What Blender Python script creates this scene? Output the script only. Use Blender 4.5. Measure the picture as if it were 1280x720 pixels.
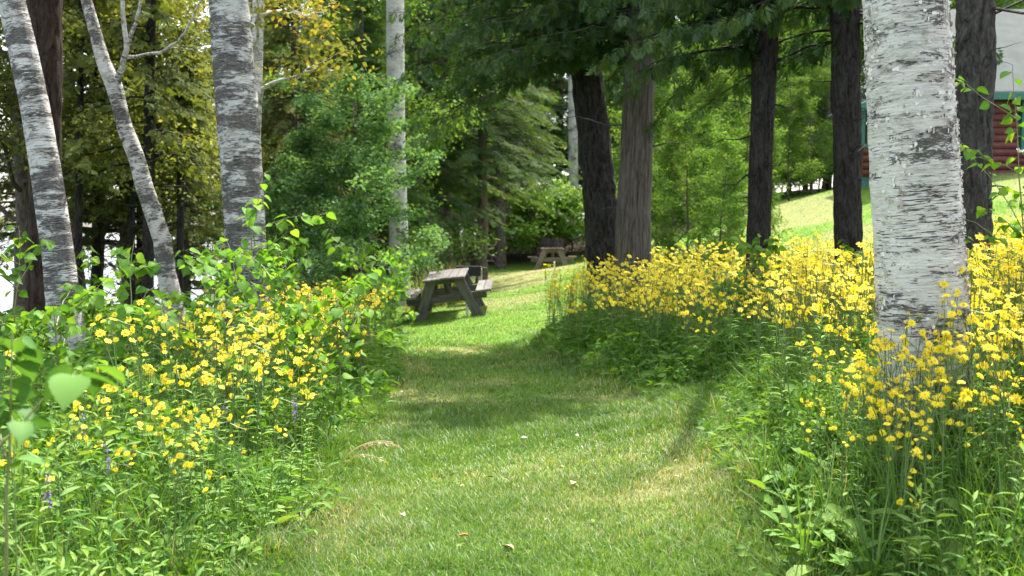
import bpy, math, random
import numpy as np

for o in list(bpy.data.objects):
    bpy.data.objects.remove(o)
sc = bpy.context.scene
COL = sc.collection
R = math.radians

# ------------------------------------------------------------------ camera, world, sun, exposure
F_PX = 1230.0                      # focal length in pixels of the 1280 px wide photograph
EYE = 1.4
PITCH = math.atan((360 - 288) / F_PX)
cam_d = bpy.data.cameras.new('camera')
cam = bpy.data.objects.new('camera', cam_d)
COL.objects.link(cam)
cam.location = (0, 0, EYE)
cam.rotation_euler = (math.pi / 2 - PITCH, 0, 0)
cam_d.sensor_width = 36.0
cam_d.lens = F_PX / 1280 * 36.0
cam_d.clip_start = 0.05
cam_d.clip_end = 5000
cam_d.dof.use_dof = True
cam_d.dof.focus_distance = 5.2
cam_d.dof.aperture_fstop = 3.6
sc.camera = cam

SUN_EL, SUN_AZ = R(58), R(20)      # azimuth measured from +Y towards +X: behind and to the right of the scene
world = bpy.data.worlds.new('World')
sc.world = world
world.use_nodes = True
wn, wl = world.node_tree.nodes, world.node_tree.links
bg = wn['Background']
sky = wn.new('ShaderNodeTexSky')
sky.sky_type = 'NISHITA'
sky.sun_disc = False
sky.sun_elevation = SUN_EL
sky.sun_rotation = SUN_AZ
sky.air_density = 1.0
sky.dust_density = 3.0
sky.ozone_density = 1.0
hs_sky = wn.new('ShaderNodeHueSaturation')      # thin bright cloud: a paler sky than a clear one
hs_sky.inputs['Saturation'].default_value = 0.5
wl.new(sky.outputs[0], hs_sky.inputs['Color'])
wl.new(hs_sky.outputs[0], bg.inputs[0])
bg.inputs[1].default_value = 0.15

sun_d = bpy.data.lights.new('sun', 'SUN')
sun_d.energy = 3.4
sun_d.angle = R(0.55)
sun_d.color = (1.0, 0.95, 0.86)
sun = bpy.data.objects.new('sun', sun_d)
COL.objects.link(sun)
sun.location = (20, 20, 40)
sun.rotation_euler = (math.pi / 2 - SUN_EL, 0, math.pi - SUN_AZ)

sc.view_settings.view_transform = 'Standard'
sc.view_settings.look = 'None'
sc.view_settings.exposure = 1.95
sc.view_settings.gamma = 1.0
sc.cycles.max_bounces = 7
sc.cycles.diffuse_bounces = 4
sc.cycles.glossy_bounces = 2
sc.cycles.transmission_bounces = 4
sc.cycles.transparent_max_bounces = 4
sc.cycles.caustics_reflective = False
sc.cycles.caustics_refractive = False
sc.cycles.sample_clamp_indirect = 6.0
sc.cycles.use_denoising = True
try:
    sc.cycles.denoiser = 'OPENIMAGEDENOISE'
except Exception:
    pass

# ------------------------------------------------------------------ small maths
SP, CP = math.sin(PITCH), math.cos(PITCH)


def at(px, py, Y):
    """World point that stands at depth Y along the sight line of a photograph pixel."""
    cx, cy = (px - 640) / F_PX, (360 - py) / F_PX
    d = np.array([cx, CP + cy * SP, -SP + cy * CP])
    return np.array([0, 0, EYE]) + d * (Y / d[1])


def project(p):
    x, y, z = p[0], p[1], p[2] - EYE
    depth = y * CP - z * SP
    return 640 + F_PX * x / depth, 360 - F_PX * (y * SP + z * CP) / depth


def _hash(ix, iy, iz, seed):
    with np.errstate(over='ignore'):
        h = (ix.astype(np.int64) * 374761393 + iy.astype(np.int64) * 668265263 + iz.astype(np.int64) * 2147483647 + seed * 974711) & 0x7fffffff
        h = ((h ^ (h >> 13)) * 1274126177) & 0x7fffffff
        h = (h ^ (h >> 16)) & 0xffff
    return h / 65535.0


def noise3(x, y, z, seed=0):
    x, y, z = np.broadcast_arrays(np.asarray(x, float), np.asarray(y, float), np.asarray(z, float))
    ix, iy, iz = np.floor(x), np.floor(y), np.floor(z)
    fx, fy, fz = x - ix, y - iy, z - iz
    fx, fy, fz = (f * f * (3 - 2 * f) for f in (fx, fy, fz))
    r = 0
    for a in (0, 1):
        for b in (0, 1):
            for c in (0, 1):
                w = (fx if a else 1 - fx) * (fy if b else 1 - fy) * (fz if c else 1 - fz)
                r = r + w * _hash(ix + a, iy + b, iz + c, seed)
    return r


def fbm(x, y, z=0.0, seed=0, octv=3):
    s, a, n = 0, 1.0, 0
    for k in range(octv):
        s = s + a * noise3(np.asarray(x) * 2 ** k, np.asarray(y) * 2 ** k, np.asarray(z) * 2 ** k, seed + k)
        n += a
        a *= 0.5
    return s / n


def norm(v):
    return v / np.maximum(np.linalg.norm(v, axis=-1, keepdims=True), 1e-9)


def sstep(a, b, x):
    t = np.clip((x - a) / (b - a), 0, 1)
    return t * t * (3 - 2 * t)


# ------------------------------------------------------------------ mesh building
class MB:
    def __init__(self):
        self.v, self.f3, self.f4, self.t, self.uv = [], [], [], [], []
        self.m3, self.m4 = [], []
        self.n = 0

    def add(self, V, F, tint=0.5, mat=0, uv=None):
        V = np.asarray(V, float).reshape(-1, 3)
        F = np.asarray(F, np.int64)
        self.v.append(V)
        if F.shape[1] == 3:
            self.f3.append(F + self.n)
            self.m3.append(np.full(len(F), mat))
        else:
            self.f4.append(F + self.n)
            self.m4.append(np.full(len(F), mat))
        self.t.append(np.broadcast_to(np.asarray(tint, float), (len(V),)))
        self.uv.append(np.zeros((len(V), 2)) if uv is None else uv)
        self.n += len(V)

    def scatter(self, tpl, pos, rot, scale, tint, mat=0):
        """Many copies of a template (verts, faces) joined into this mesh: rot is N x 3 x 3, its columns the local axes."""
        V, F = tpl[:2]
        N = len(pos)
        if N == 0:
            return
        scale = np.broadcast_to(np.asarray(scale, float), (N,))
        W = np.einsum('nij,kj->nki', rot, V) * scale[:, None, None] + np.asarray(pos)[:, None, :]
        FF = (F[None] + (np.arange(N) * len(V))[:, None, None]).reshape(-1, F.shape[1])
        self.add(W.reshape(-1, 3), FF, (np.broadcast_to(tint, (N,))[:, None] + (tpl[2] if len(tpl) > 2 else np.zeros(len(V)))[None]).ravel(), mat)

    def mesh(self, name, mats, smooth=True):
        me = bpy.data.meshes.new(name)
        V = np.concatenate(self.v)
        f3 = np.concatenate(self.f3) if self.f3 else np.zeros((0, 3), int)
        f4 = np.concatenate(self.f4) if self.f4 else np.zeros((0, 4), int)
        loops = np.concatenate([f3.ravel(), f4.ravel()]).astype(np.int32)
        tot = np.concatenate([np.full(len(f3), 3), np.full(len(f4), 4)]).astype(np.int32)
        start = np.concatenate([[0], np.cumsum(tot)[:-1]]).astype(np.int32)
        me.vertices.add(len(V))
        me.vertices.foreach_set('co', V.astype(np.float32).ravel())
        me.loops.add(len(loops))
        me.loops.foreach_set('vertex_index', loops)
        me.polygons.add(len(tot))
        me.polygons.foreach_set('loop_start', start)
        me.polygons.foreach_set('loop_total', tot)
        mi = np.concatenate((self.m3 + self.m4)).astype(np.int32) if (self.m3 or self.m4) else np.zeros(len(tot), np.int32)
        if self.m3 and self.m4:
            mi = np.concatenate([np.concatenate(self.m3), np.concatenate(self.m4)]).astype(np.int32)
        me.polygons.foreach_set('material_index', mi)
        me.polygons.foreach_set('use_smooth', np.full(len(tot), smooth))
        a = me.attributes.new('tint', 'FLOAT', 'POINT')
        a.data.foreach_set('value', np.concatenate(self.t).astype(np.float32))
        uvl = me.uv_layers.new(name='UVMap')
        uvl.data.foreach_set('uv', np.concatenate(self.uv)[loops].astype(np.float32).ravel())
        for m in (mats if isinstance(mats, (list, tuple)) else [mats]):
            me.materials.append(m)
        me.update(calc_edges=True)
        me.validate()
        return me


def link(name, me, parent=None, loc=None, rotz=0.0, scale=1.0):
    o = bpy.data.objects.new(name, me)
    COL.objects.link(o)
    if parent is not None:
        o.parent = parent
    if loc is not None:
        o.location = [float(c) for c in loc]
    o.rotation_euler = (0, 0, rotz)
    o.scale = (scale, scale, scale) if np.isscalar(scale) else scale
    return o


def tag(o, label=None, cat=None, group=None, kind=None):
    if label:
        o['label'] = label
    if cat:
        o['category'] = cat
    if group:
        o['group'] = group
    if kind:
        o['kind'] = kind
    return o


def thing(name, label, cat, loc=(0, 0, 0), rotz=0.0, group=None, scale=1.0):
    return tag(link(name, None, None, loc, rotz, scale), label, cat, group)


def tube(mb, pts, rad, seg=8, disp=None, tint=0.5, mat=0, cap=False):
    """Swept tube with uv in metres (around, along)."""
    P = np.asarray(pts, float)
    n = len(P)
    rad = np.broadcast_to(np.asarray(rad, float), (n,))
    T = norm(np.gradient(P, axis=0))
    mean = norm((P[-1] - P[0])[None])[0]
    ref = np.array([1.0, 0, 0]) if abs(mean[2]) > 0.75 else np.array([0, 0, 1.0])
    Nn = norm(np.cross(np.broadcast_to(ref, T.shape), T))
    B = np.cross(T, Nn)
    th = np.linspace(0, 2 * np.pi, seg + 1)
    L = np.concatenate([[0], np.cumsum(np.linalg.norm(np.diff(P, axis=0), axis=1))])
    rr = np.repeat(rad[:, None], seg + 1, 1)
    if disp is not None:
        rr = rr * disp(np.broadcast_to(th, rr.shape), np.broadcast_to(L[:, None], rr.shape))
        rr[:, -1] = rr[:, 0]
    V = P[:, None] - rr[..., None] * (np.cos(th)[None, :, None] * Nn[:, None] + np.sin(th)[None, :, None] * B[:, None])
    i = np.arange(n - 1)[:, None] * (seg + 1) + np.arange(seg)[None]
    F = np.stack([i, i + 1, i + seg + 2, i + seg + 1], -1).reshape(-1, 4)
    uv = np.stack([np.broadcast_to(th * rad.mean(), rr.shape), np.broadcast_to(L[:, None], rr.shape)], -1).reshape(-1, 2)
    mb.add(V.reshape(-1, 3), F, tint, mat, uv)
    if cap:
        for k in (0, n - 1):
            c = np.vstack([V[k, :seg], P[k][None]])
            f = np.stack([np.arange(seg), (np.arange(seg) + 1) % seg, np.full(seg, seg)], -1)
            mb.add(c, f if k else f[:, ::-1], tint, mat)


def box(mb, size, loc=(0, 0, 0), rot=None, bev=0.006, tint=0.5, mat=0):
    """Box with chamfered edges; rot a 3x3 matrix."""
    sx, sy, sz = [s / 2 for s in size]
    b = min(bev, sx * .45, sy * .45, sz * .45)
    V, F = [], []
    idx = {}
    for X in (-1, 1):
        for Y in (-1, 1):
            for Z in (-1, 1):
                idx[X, Y, Z] = len(V)
                V += [(X * sx, Y * (sy - b), Z * (sz - b)), (X * (sx - b), Y * sy, Z * (sz - b)), (X * (sx - b), Y * (sy - b), Z * sz)]
    for s in (-1, 1):
        F += [[idx[s, a, c] for a, c in ((-1, -1), (1, -1), (1, 1), (-1, 1))][::s],
              [idx[a, s, c] + 1 for a, c in ((-1, -1), (-1, 1), (1, 1), (1, -1))][::s],
              [idx[a, c, s] + 2 for a, c in ((-1, -1), (1, -1), (1, 1), (-1, 1))][::s]]
    for a in (-1, 1):
        for c in (-1, 1):
            F += [[idx[a, c, -1], idx[a, c, 1], idx[a, c, 1] + 1, idx[a, c, -1] + 1],
                  [idx[a, -1, c], idx[a, 1, c], idx[a, 1, c] + 2, idx[a, -1, c] + 2],
                  [idx[-1, a, c] + 1, idx[1, a, c] + 1, idx[1, a, c] + 2, idx[-1, a, c] + 2]]
    T = [[idx[a, c, d], idx[a, c, d] + 1, idx[a, c, d] + 2] for a in (-1, 1) for c in (-1, 1) for d in (-1, 1)]
    V = np.array(V, float)
    uv = np.stack([V[:, 1] + V[:, 2] * 0.9 + 0.37 * loc[1], V[:, 0] + 0.31 * loc[0]], -1)
    if sy > sx:
        uv = np.stack([V[:, 0] + V[:, 2] * 0.9 + 0.37 * loc[0], V[:, 1] + 0.31 * loc[1]], -1)
    if sz > max(sx, sy):
        uv = np.stack([V[:, 0] + V[:, 1] * 0.9 + 0.37 * loc[0], V[:, 2]], -1)
    if rot is not None:
        V = V @ np.asarray(rot).T
    V = V + np.asarray(loc, float)
    n0 = mb.n
    mb.add(V, np.array(F), tint, mat, uv)
    mb.f3.append(np.array(T) + n0)
    mb.m3.append(np.full(len(T), mat))


def rotm(ax, a):
    c, s = math.cos(a), math.sin(a)
    return np.array({'x': [[1, 0, 0], [0, c, -s], [0, s, c]], 'y': [[c, 0, s], [0, 1, 0], [-s, 0, c]], 'z': [[c, -s, 0], [s, c, 0], [0, 0, 1]]}[ax])


def frames(d, n):
    """N x 3 x 3 rotation with local y along d and local z near n."""
    d = norm(d)
    x = norm(np.cross(d, n))
    z = np.cross(x, d)
    return np.stack([x, d, z], -1)


# ------------------------------------------------------------------ leaf templates: local y along the leaf, z its upper face
def outline_leaf(rows, fold=0.12, droop=0.15):
    """rows: (y, half width); leaf folded on its midrib and bent down to the tip."""
    V, F = [], []
    for y, w in rows:
        z = -droop * y * y
        V += [(-w, y, z + fold * w), (0, y, z), (w, y, z + fold * w)]
    for i in range(len(rows) - 1):
        a = 3 * i
        F += [(a, a + 1, a + 4, a + 3), (a + 1, a + 2, a + 5, a + 4)]
    return np.array(V, float), np.array(F), np.tile([-.06, .22, -.06], len(rows))


LEAF_OVAL = outline_leaf([(0, .03), (.45, .30), (1, .02)], .25, .12)
LEAF_FINE = outline_leaf([(0, .02), (.15, .2), (.4, .31), (.7, .24), (.9, .1), (1, .01)], .3, .25)
LEAF_LANCE = outline_leaf([(0, .02), (.35, .13), (.7, .09), (1, .005)], .4, .3)
LEAF_HEART = outline_leaf([(-.08, .2), (-.02, .34), (.04, .37), (.08, .42), (.13, .42), (.18, .47), (.25, .455), (.32, .475), (.40, .43), (.47, .43), (.55, .36), (.62, .34), (.70, .255), (.76, .23), (.84, .13), (.9, .085), (1.0, .006)], .2, .22)
LEAF_QUAD = (np.array([(-.02, 0, 0), (.32, .45, .05), (0, 1, -.08), (-.32, .45, .05)], float), np.array([(0, 1, 2, 3)]))


def spray_template(fingers, spread, seed, wid=.09, curl=.15):
    """A flat fan of narrow lobes: conifer sprays."""
    r = np.random.default_rng(seed)
    V, F = [], []
    for k in range(fingers):
        t = k / (fingers - 1)
        s = -1 if k % 2 else 1
        y0 = t * .55
        ang = s * spread * (1 - .75 * t) * r.uniform(.75, 1.2)
        L = r.uniform(.35, .5) * (1.05 - .3 * t)
        d = np.array([math.sin(ang), math.cos(ang), 0])
        p = np.array([0, y0, -curl * y0 * y0])
        q = np.array([d[1], -d[0], 0]) * wid * r.uniform(.7, 1.2)
        m = p + d * L * .55
        e = p + d * L
        e[2] -= curl * .5 * r.uniform(.3, 1.6)
        i = len(V)
        V += [p, m + q, e, m - q]
        F.append((i, i + 1, i + 2, i + 3))
    return np.array(V), np.array(F)


SPRAY_CEDAR = spray_template(15, 1.05, 3, .04, .3)
SPRAY_FAR = spray_template(7, 1.0, 5, .09, .2)
SPRAY_SPRUCE = spray_template(9, 1.15, 8, .045, .12)


def unit_vecs(r, n):
    return norm(r.normal(size=(n, 3)))


def leaf_frames(r, n, droop=.5, up=.8, wild=.7):
    az = r.uniform(0, 2 * np.pi, n)
    d = np.stack([np.cos(az), np.sin(az), -droop + r.normal(0, .35, n)], -1)
    nn = np.array([0, 0, up]) + r.normal(0, wild, (n, 3))
    return frames(d, nn)


# ------------------------------------------------------------------ materials
def new_mat(name):
    m = bpy.data.materials.new(name)
    m.use_nodes = True
    nt = m.node_tree
    for n in list(nt.nodes):
        nt.nodes.remove(n)
    out = nt.nodes.new('ShaderNodeOutputMaterial')
    return m, nt, out


def nd(nt, typ, **kw):
    n = nt.nodes.new(typ)
    for k, v in kw.items():
        if k in n.inputs:
            n.inputs[k].default_value = v
        else:
            setattr(n, k, v)
    return n


def ramp(nt, fac, stops, interp='LINEAR'):
    n = nt.nodes.new('ShaderNodeValToRGB')
    n.color_ramp.interpolation = interp
    els = n.color_ramp.elements
    while len(els) < len(stops):
        els.new(0.5)
    for e, (p, c) in zip(els, stops):
        e.position = p
        e.color = (*c, 1) if len(c) == 3 else c
    nt.links.new(fac, n.inputs[0])
    return n


def mixc(nt, fac, a, b, blend='MIX'):
    n = nt.nodes.new('ShaderNodeMix')
    n.data_type = 'RGBA'
    n.blend_type = blend
    for s, v in ((n.inputs[0], fac), (n.inputs[6], a), (n.inputs[7], b)):
        if isinstance(v, bpy.types.NodeSocket):
            nt.links.new(v, s)
        elif isinstance(v, (int, float)):
            s.default_value = v
        else:
            s.default_value = (*v, 1)
    return n.outputs[2]


def math_n(nt, op, a, b=0.0):
    n = nt.nodes.new('ShaderNodeMath')
    n.operation = op
    for s, v in ((n.inputs[0], a), (n.inputs[1], b)):
        if isinstance(v, bpy.types.NodeSocket):
            nt.links.new(v, s)
        else:
            s.default_value = v
    return n.outputs[0]


def leaf_mat(name, stops, transl=.4, gloss=.06, rough=.45, obj_var=.25, through=(1.25, 1.15, .45)):
    """Two-sided leaf: diffuse + light passing through + a thin sheen; the colour varies leaf by leaf and plant by plant."""
    m, nt, out = new_mat(name)
    at_ = nd(nt, 'ShaderNodeAttribute', attribute_name='tint')
    col = ramp(nt, at_.outputs['Fac'], stops).outputs[0]
    oi = nt.nodes.new('ShaderNodeObjectInfo')
    v = math_n(nt, 'ADD', math_n(nt, 'MULTIPLY', oi.outputs['Random'], obj_var * 2), 1 - obj_var)
    hs = nd(nt, 'ShaderNodeHueSaturation')
    nt.links.new(col, hs.inputs['Color'])
    nt.links.new(v, hs.inputs['Value'])
    c = hs.outputs[0]
    df = nt.nodes.new('ShaderNodeBsdfDiffuse')
    tr = nt.nodes.new('ShaderNodeBsdfTranslucent')
    nt.links.new(c, df.inputs[0])
    ct = mixc(nt, 1.0, c, through, 'MULTIPLY')
    nt.links.new(ct, tr.inputs[0])
    mx = nd(nt, 'ShaderNodeMixShader')
    mx.inputs[0].default_value = transl
    nt.links.new(df.outputs[0], mx.inputs[1])
    nt.links.new(tr.outputs[0], mx.inputs[2])
    gl = nd(nt, 'ShaderNodeBsdfGlossy', Roughness=rough)
    gl.inputs[0].default_value = (1, 1, 1, 1)
    m2 = nd(nt, 'ShaderNodeMixShader')
    m2.inputs[0].default_value = gloss
    nt.links.new(mx.outputs[0], m2.inputs[1])
    nt.links.new(gl.outputs[0], m2.inputs[2])
    nt.links.new(m2.outputs[0], out.inputs[0])
    return m


def princ(nt, out, color, rough=.8, bump=None, bump_d=.01, strength=1.0, spec=.3):
    p = nt.nodes.new('ShaderNodeBsdfPrincipled')
    if isinstance(color, bpy.types.NodeSocket):
        nt.links.new(color, p.inputs['Base Color'])
    else:
        p.inputs['Base Color'].default_value = (*color, 1)
    p.inputs['Roughness'].default_value = rough
    p.inputs['Specular IOR Level'].default_value = spec
    if bump is not None:
        b = nt.nodes.new('ShaderNodeBump')
        b.inputs['Distance'].default_value = bump_d
        b.inputs['Strength'].default_value = strength
        nt.links.new(bump, b.inputs['Height'])
        nt.links.new(b.outputs[0], p.inputs['Normal'])
    nt.links.new(p.outputs[0], out.inputs[0])
    return p


def uv_noise(nt, su, sv, scale=1.0, detail=4, rough=.6, dist=0.0, off=(0, 0)):
    uv = nt.nodes.new('ShaderNodeUVMap')
    mp = nt.nodes.new('ShaderNodeMapping')
    mp.inputs['Scale'].default_value = (su, sv, 1)
    mp.inputs['Location'].default_value = (off[0], off[1], 0)
    nt.links.new(uv.outputs[0], mp.inputs[0])
    n = nd(nt, 'ShaderNodeTexNoise', Scale=scale, Detail=detail, Roughness=rough, Distortion=dist)
    nt.links.new(mp.outputs[0], n.inputs[0])
    return n.outputs[0]


def birch_mat(name, dark=.0, white=(.74, .715, .68), off=0.0, fine=1.0, pu=7, pv=17):
    m, nt, out = new_mat(name)

    def thr(n, a, b):
        return ramp(nt, n, [(a, (0, 0, 0)), (b, (1, 1, 1))]).outputs[0]
    w2 = tuple(c * .80 for c in white)
    base = ramp(nt, uv_noise(nt, 5, 14, 1, 7, .7, .5, (off, off)), [(.28, white), (.5, tuple(c * .92 for c in white)), (.68, (white[0] * .70, white[1] * .665, white[2] * .63))]).outputs[0]
    # thin horizontal sheets of bark: streaks of slightly different white
    sheet = thr(uv_noise(nt, 3.2, 75, 1, 6, .75, .6, (off + 3, 7)), .42, .66)
    base = mixc(nt, math_n(nt, 'MULTIPLY', sheet, .42), base, (white[0] * .60, white[1] * .575, white[2] * .56))
    # tall belts where the bark is rough, shared by several layers
    belt = thr(uv_noise(nt, 2.4, 1.7, 1, 4, .6, 1.2, (off + 21, 2)), .42, .56)
    # pinkish inner bark laid bare
    pk = thr(uv_noise(nt, 9, 13, 1, 6, .65, .9, (off + 11, 3)), .57, .61)
    base = mixc(nt, math_n(nt, 'MULTIPLY', math_n(nt, 'MULTIPLY', pk, belt), .75), base, (.40, .30, .235))
    # grey weathered patches
    gp = thr(uv_noise(nt, 8, 22, 1, 9, .75, 1.0, (off + 15, 6)), .50, .60)
    base = mixc(nt, math_n(nt, 'MULTIPLY', math_n(nt, 'MULTIPLY', gp, belt), .75), base, (.27, .255, .24))
    # short dark lenticels, in drifts
    drift = math_n(nt, 'MULTIPLY', math_n(nt, 'SUBTRACT', uv_noise(nt, 3.5, 3.0, 1, 3, .5, 0, (off + 2, 9)), .5), .42)
    ln = math_n(nt, 'ADD', uv_noise(nt, 19 * fine, 135 * fine, 1, 3.5, .6, .35, (off, 0)), drift)
    len_ = thr(ln, .62 - dark * .03, .66 - dark * .03)
    base = mixc(nt, math_n(nt, 'MULTIPLY', len_, .9), base, (.045, .038, .034))
    # rough dark scabs of old bark
    pn = math_n(nt, 'ADD', uv_noise(nt, pu, pv, 1, 12, .82, .9, (off + 5, 1)), math_n(nt, 'MULTIPLY', math_n(nt, 'SUBTRACT', uv_noise(nt, pu * .35, pv * .22, 1, 3, .5, .6, (off + 33, 4)), .5), .62))
    pn = math_n(nt, 'ADD', pn, math_n(nt, 'MULTIPLY', math_n(nt, 'SUBTRACT', uv_noise(nt, 38, 105, 1, 4, .7, .2, (off + 41, 8)), .5), .34))
    pat = thr(pn, .655 - dark * .19, .675 - dark * .16)
    mott = ramp(nt, uv_noise(nt, 45, 110, 1, 5, .75, .5, (off, 4)), [(.34, (.028, .024, .021)), (.52, (.11, .10, .09)), (.68, (.27, .25, .23))]).outputs[0]
    base = mixc(nt, math_n(nt, 'MULTIPLY', pat, .93), base, mott)
    h = math_n(nt, 'ADD', uv_noise(nt, 12, 85, 1, 7, .75, .6, (off, 2)), math_n(nt, 'MULTIPLY', gp, .12))
    h = math_n(nt, 'SUBTRACT', h, math_n(nt, 'ADD', math_n(nt, 'MULTIPLY', len_, .45), math_n(nt, 'MULTIPLY', math_n(nt, 'MULTIPLY', pat, uv_noise(nt, 60, 60, 1, 4)), .8)))
    princ(nt, out, base, .8, h, .014, 1.0, .15)
    return m


def ridge_mat(name, dark, light, su=26, sv=5, bump=.02, red=None):
    m, nt, out = new_mat(name)
    n1 = uv_noise(nt, su, sv, 1, 7, .65, .9)
    n2 = uv_noise(nt, su * 2.2, sv * 3, 1, 5, .7, .3, (3, 1))
    h = math_n(nt, 'ADD', math_n(nt, 'MULTIPLY', n1, .75), math_n(nt, 'MULTIPLY', n2, .3))
    col = ramp(nt, h, [(.40, dark), (.56, tuple((a + b) / 2 for a, b in zip(dark, light))), (.70, light)]).outputs[0]
    lic = ramp(nt, uv_noise(nt, 9, 7, 1, 5, .7, .2, (9, 2)), [(.64, (0, 0, 0)), (.72, (1, 1, 1))]).outputs[0]
    col = mixc(nt, math_n(nt, 'MULTIPLY', lic, .2), col, red or (.24, .25, .21))
    princ(nt, out, col, .92, h, bump, 1.0, .12)
    return m


M = {}
M['birch_big'] = birch_mat('birch_bark_white', .40, (.87, .84, .785), 0.0, 1.0, 9, 24)
M['birch_old'] = birch_mat('birch_bark_weathered', .82, (.78, .76, .73), 4.3, .8, 5, 17)
M['birch_thin'] = birch_mat('birch_bark_young', .78, (.70, .67, .63), 8.1, 1.0, 7, 16)
M['birch_pale'] = birch_mat('birch_bark_pale', .45, (.66, .63, .59), 6.4, 1.0, 6, 9)
M['birch_grey'] = birch_mat('birch_bark_grey', 1.0, (.70, .69, .66), 2.7, .7, 5, 15)
M['bark_dark'] = ridge_mat('bark_dark_furrowed', (.008, .0072, .0066), (.066, .059, .053), 24, 6, .03)
M['bark_cedar'] = ridge_mat('bark_cedar_stringy', (.036, .030, .026), (.18, .155, .132), 42, 2.2, .014, (.24, .21, .18))
M['bark_grey'] = ridge_mat('bark_grey_furrowed', (.014, .013, .0125), (.12, .108, .10), 26, 7, .028)
M['bark_red'] = ridge_mat('bark_red_brown', (.010, .007, .006), (.085, .058, .046), 24, 5, .025)
M['bark_far'] = ridge_mat('bark_far_forest', (.05, .04, .032), (.22, .18, .15), 14, 4, .02)
M['twig'] = ridge_mat('twig_bark', (.05, .04, .03), (.15, .12, .09), 40, 10, .002)

M['leaf_aspen'] = leaf_mat('leaf_aspen', [(0, (.065, .165, .022)), (.5, (.115, .26, .03)), (1, (.22, .36, .045))], .45, .012, .6)
M['leaf_bush'] = leaf_mat('leaf_bush', [(0, (.10, .22, .04)), (.5, (.17, .32, .06)), (1, (.28, .40, .08))], .4, .03, .5)
M['leaf_poplar'] = leaf_mat('leaf_poplar', [(0, (.035, .095, .022)), (.5, (.07, .165, .034)), (1, (.12, .24, .045))], .35, .012, .6)
M['leaf_weed'] = leaf_mat('leaf_weed', [(0, (.05, .13, .02)), (.5, (.10, .225, .03)), (1, (.20, .31, .05))], .38, .012, .6)
M['leaf_broad'] = leaf_mat('leaf_broad', [(0, (.085, .19, .034)), (.5, (.14, .28, .05)), (1, (.23, .35, .075))], .35, .012, .6)
M['leaf_maple'] = leaf_mat('leaf_bright_wood', [(0, (.06, .14, .03)), (.5, (.115, .215, .046)), (1, (.22, .325, .065))], 0.38, .008, .7)
M['leaf_shrub'] = leaf_mat('leaf_round_shrub', [(0, (.06, .13, .052)), (.5, (.105, .205, .08)), (1, (.18, .295, .115))], 0.35, .008, .7)
M['leaf_yellow'] = leaf_mat('leaf_yellow_green', [(0, (.10, .135, .03)), (.5, (.18, .21, .05)), (.9, (.27, .27, .06)), (1, (.40, .30, .06))], 0.38, .008, .7)
M['leaf_orange'] = leaf_mat('leaf_turning', [(0, (.12, .17, .03)), (.6, (.20, .22, .045)), (.88, (.30, .26, .05)), (1, (.42, .22, .04))], 0.38, .008, .7)
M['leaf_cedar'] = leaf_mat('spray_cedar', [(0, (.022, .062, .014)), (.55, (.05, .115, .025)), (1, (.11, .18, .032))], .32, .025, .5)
M['leaf_cedar_gold'] = leaf_mat('spray_cedar_golden', [(0, (.075, .115, .032)), (.5, (.15, .19, .05)), (1, (.27, .29, .07))], 0.38, .008, .7)
M['leaf_spruce'] = leaf_mat('spray_spruce', [(0, (.04, .09, .035)), (.5, (.085, .165, .052)), (1, (.165, .24, .075))], 0.35, .008, .7)
M['leaf_hemlock'] = leaf_mat('spray_hemlock', [(0, (.06, .095, .04)), (.5, (.115, .165, .06)), (1, (.21, .24, .11))], .25, .025, .5)
M['stem'] = leaf_mat('plant_stem', [(0, (.08, .15, .035)), (.6, (.15, .22, .06)), (1, (.25, .2, .1))], .15, .05)
M['grass'] = leaf_mat('grass_blade', [(0, (.06, .145, .016)), (.4, (.115, .23, .022)), (.65, (.185, .30, .035)), (.82, (.32, .31, .13)), (1, (.46, .40, .23))], .4, .04, .5, 0)
M['grass_tall'] = leaf_mat('tall_grass_blade', [(0, (.05, .14, .022)), (.6, (.11, .23, .035)), (.9, (.22, .30, .07)), (1, (.42, .35, .2))], .35, .02, .55, 0)
M['petal'] = leaf_mat('petal_yellow', [(0, (.72, .42, .02)), (.12, (.90, .68, .02)), (.5, (.93, .76, .03)), (1, (.95, .82, .07))], .35, .02, .6, .06, (1.02, 1.04, .6))
M['flower_eye'] = leaf_mat('flower_eye', [(0, (.62, .34, .01)), (1, (.75, .48, .015))], .15, .02, .6, .05)
M['vetch'] = leaf_mat('petal_violet', [(0, (.16, .08, .36)), (1, (.3, .2, .55))], .3, .02, .6, .1)
M['straw'] = leaf_mat('straw', [(0, (.38, .29, .16)), (1, (.6, .48, .3))], .25, .05, .5, .1)


def plain_mat(name, color, rough=.6, var=.15, scale=12.0, bump=.0):
    m, nt, out = new_mat(name)
    tc = nt.nodes.new('ShaderNodeTexCoord')
    n = nd(nt, 'ShaderNodeTexNoise', Scale=scale, Detail=5, Roughness=.6)
    nt.links.new(tc.outputs['Object'], n.inputs[0])
    c = ramp(nt, n.outputs[0], [(.3, tuple(x * (1 - var) for x in color)), (.7, tuple(min(1, x * (1 + var)) for x in color))]).outputs[0]
    princ(nt, out, c, rough, n.outputs[0] if bump else None, bump or .01)
    return m


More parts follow.
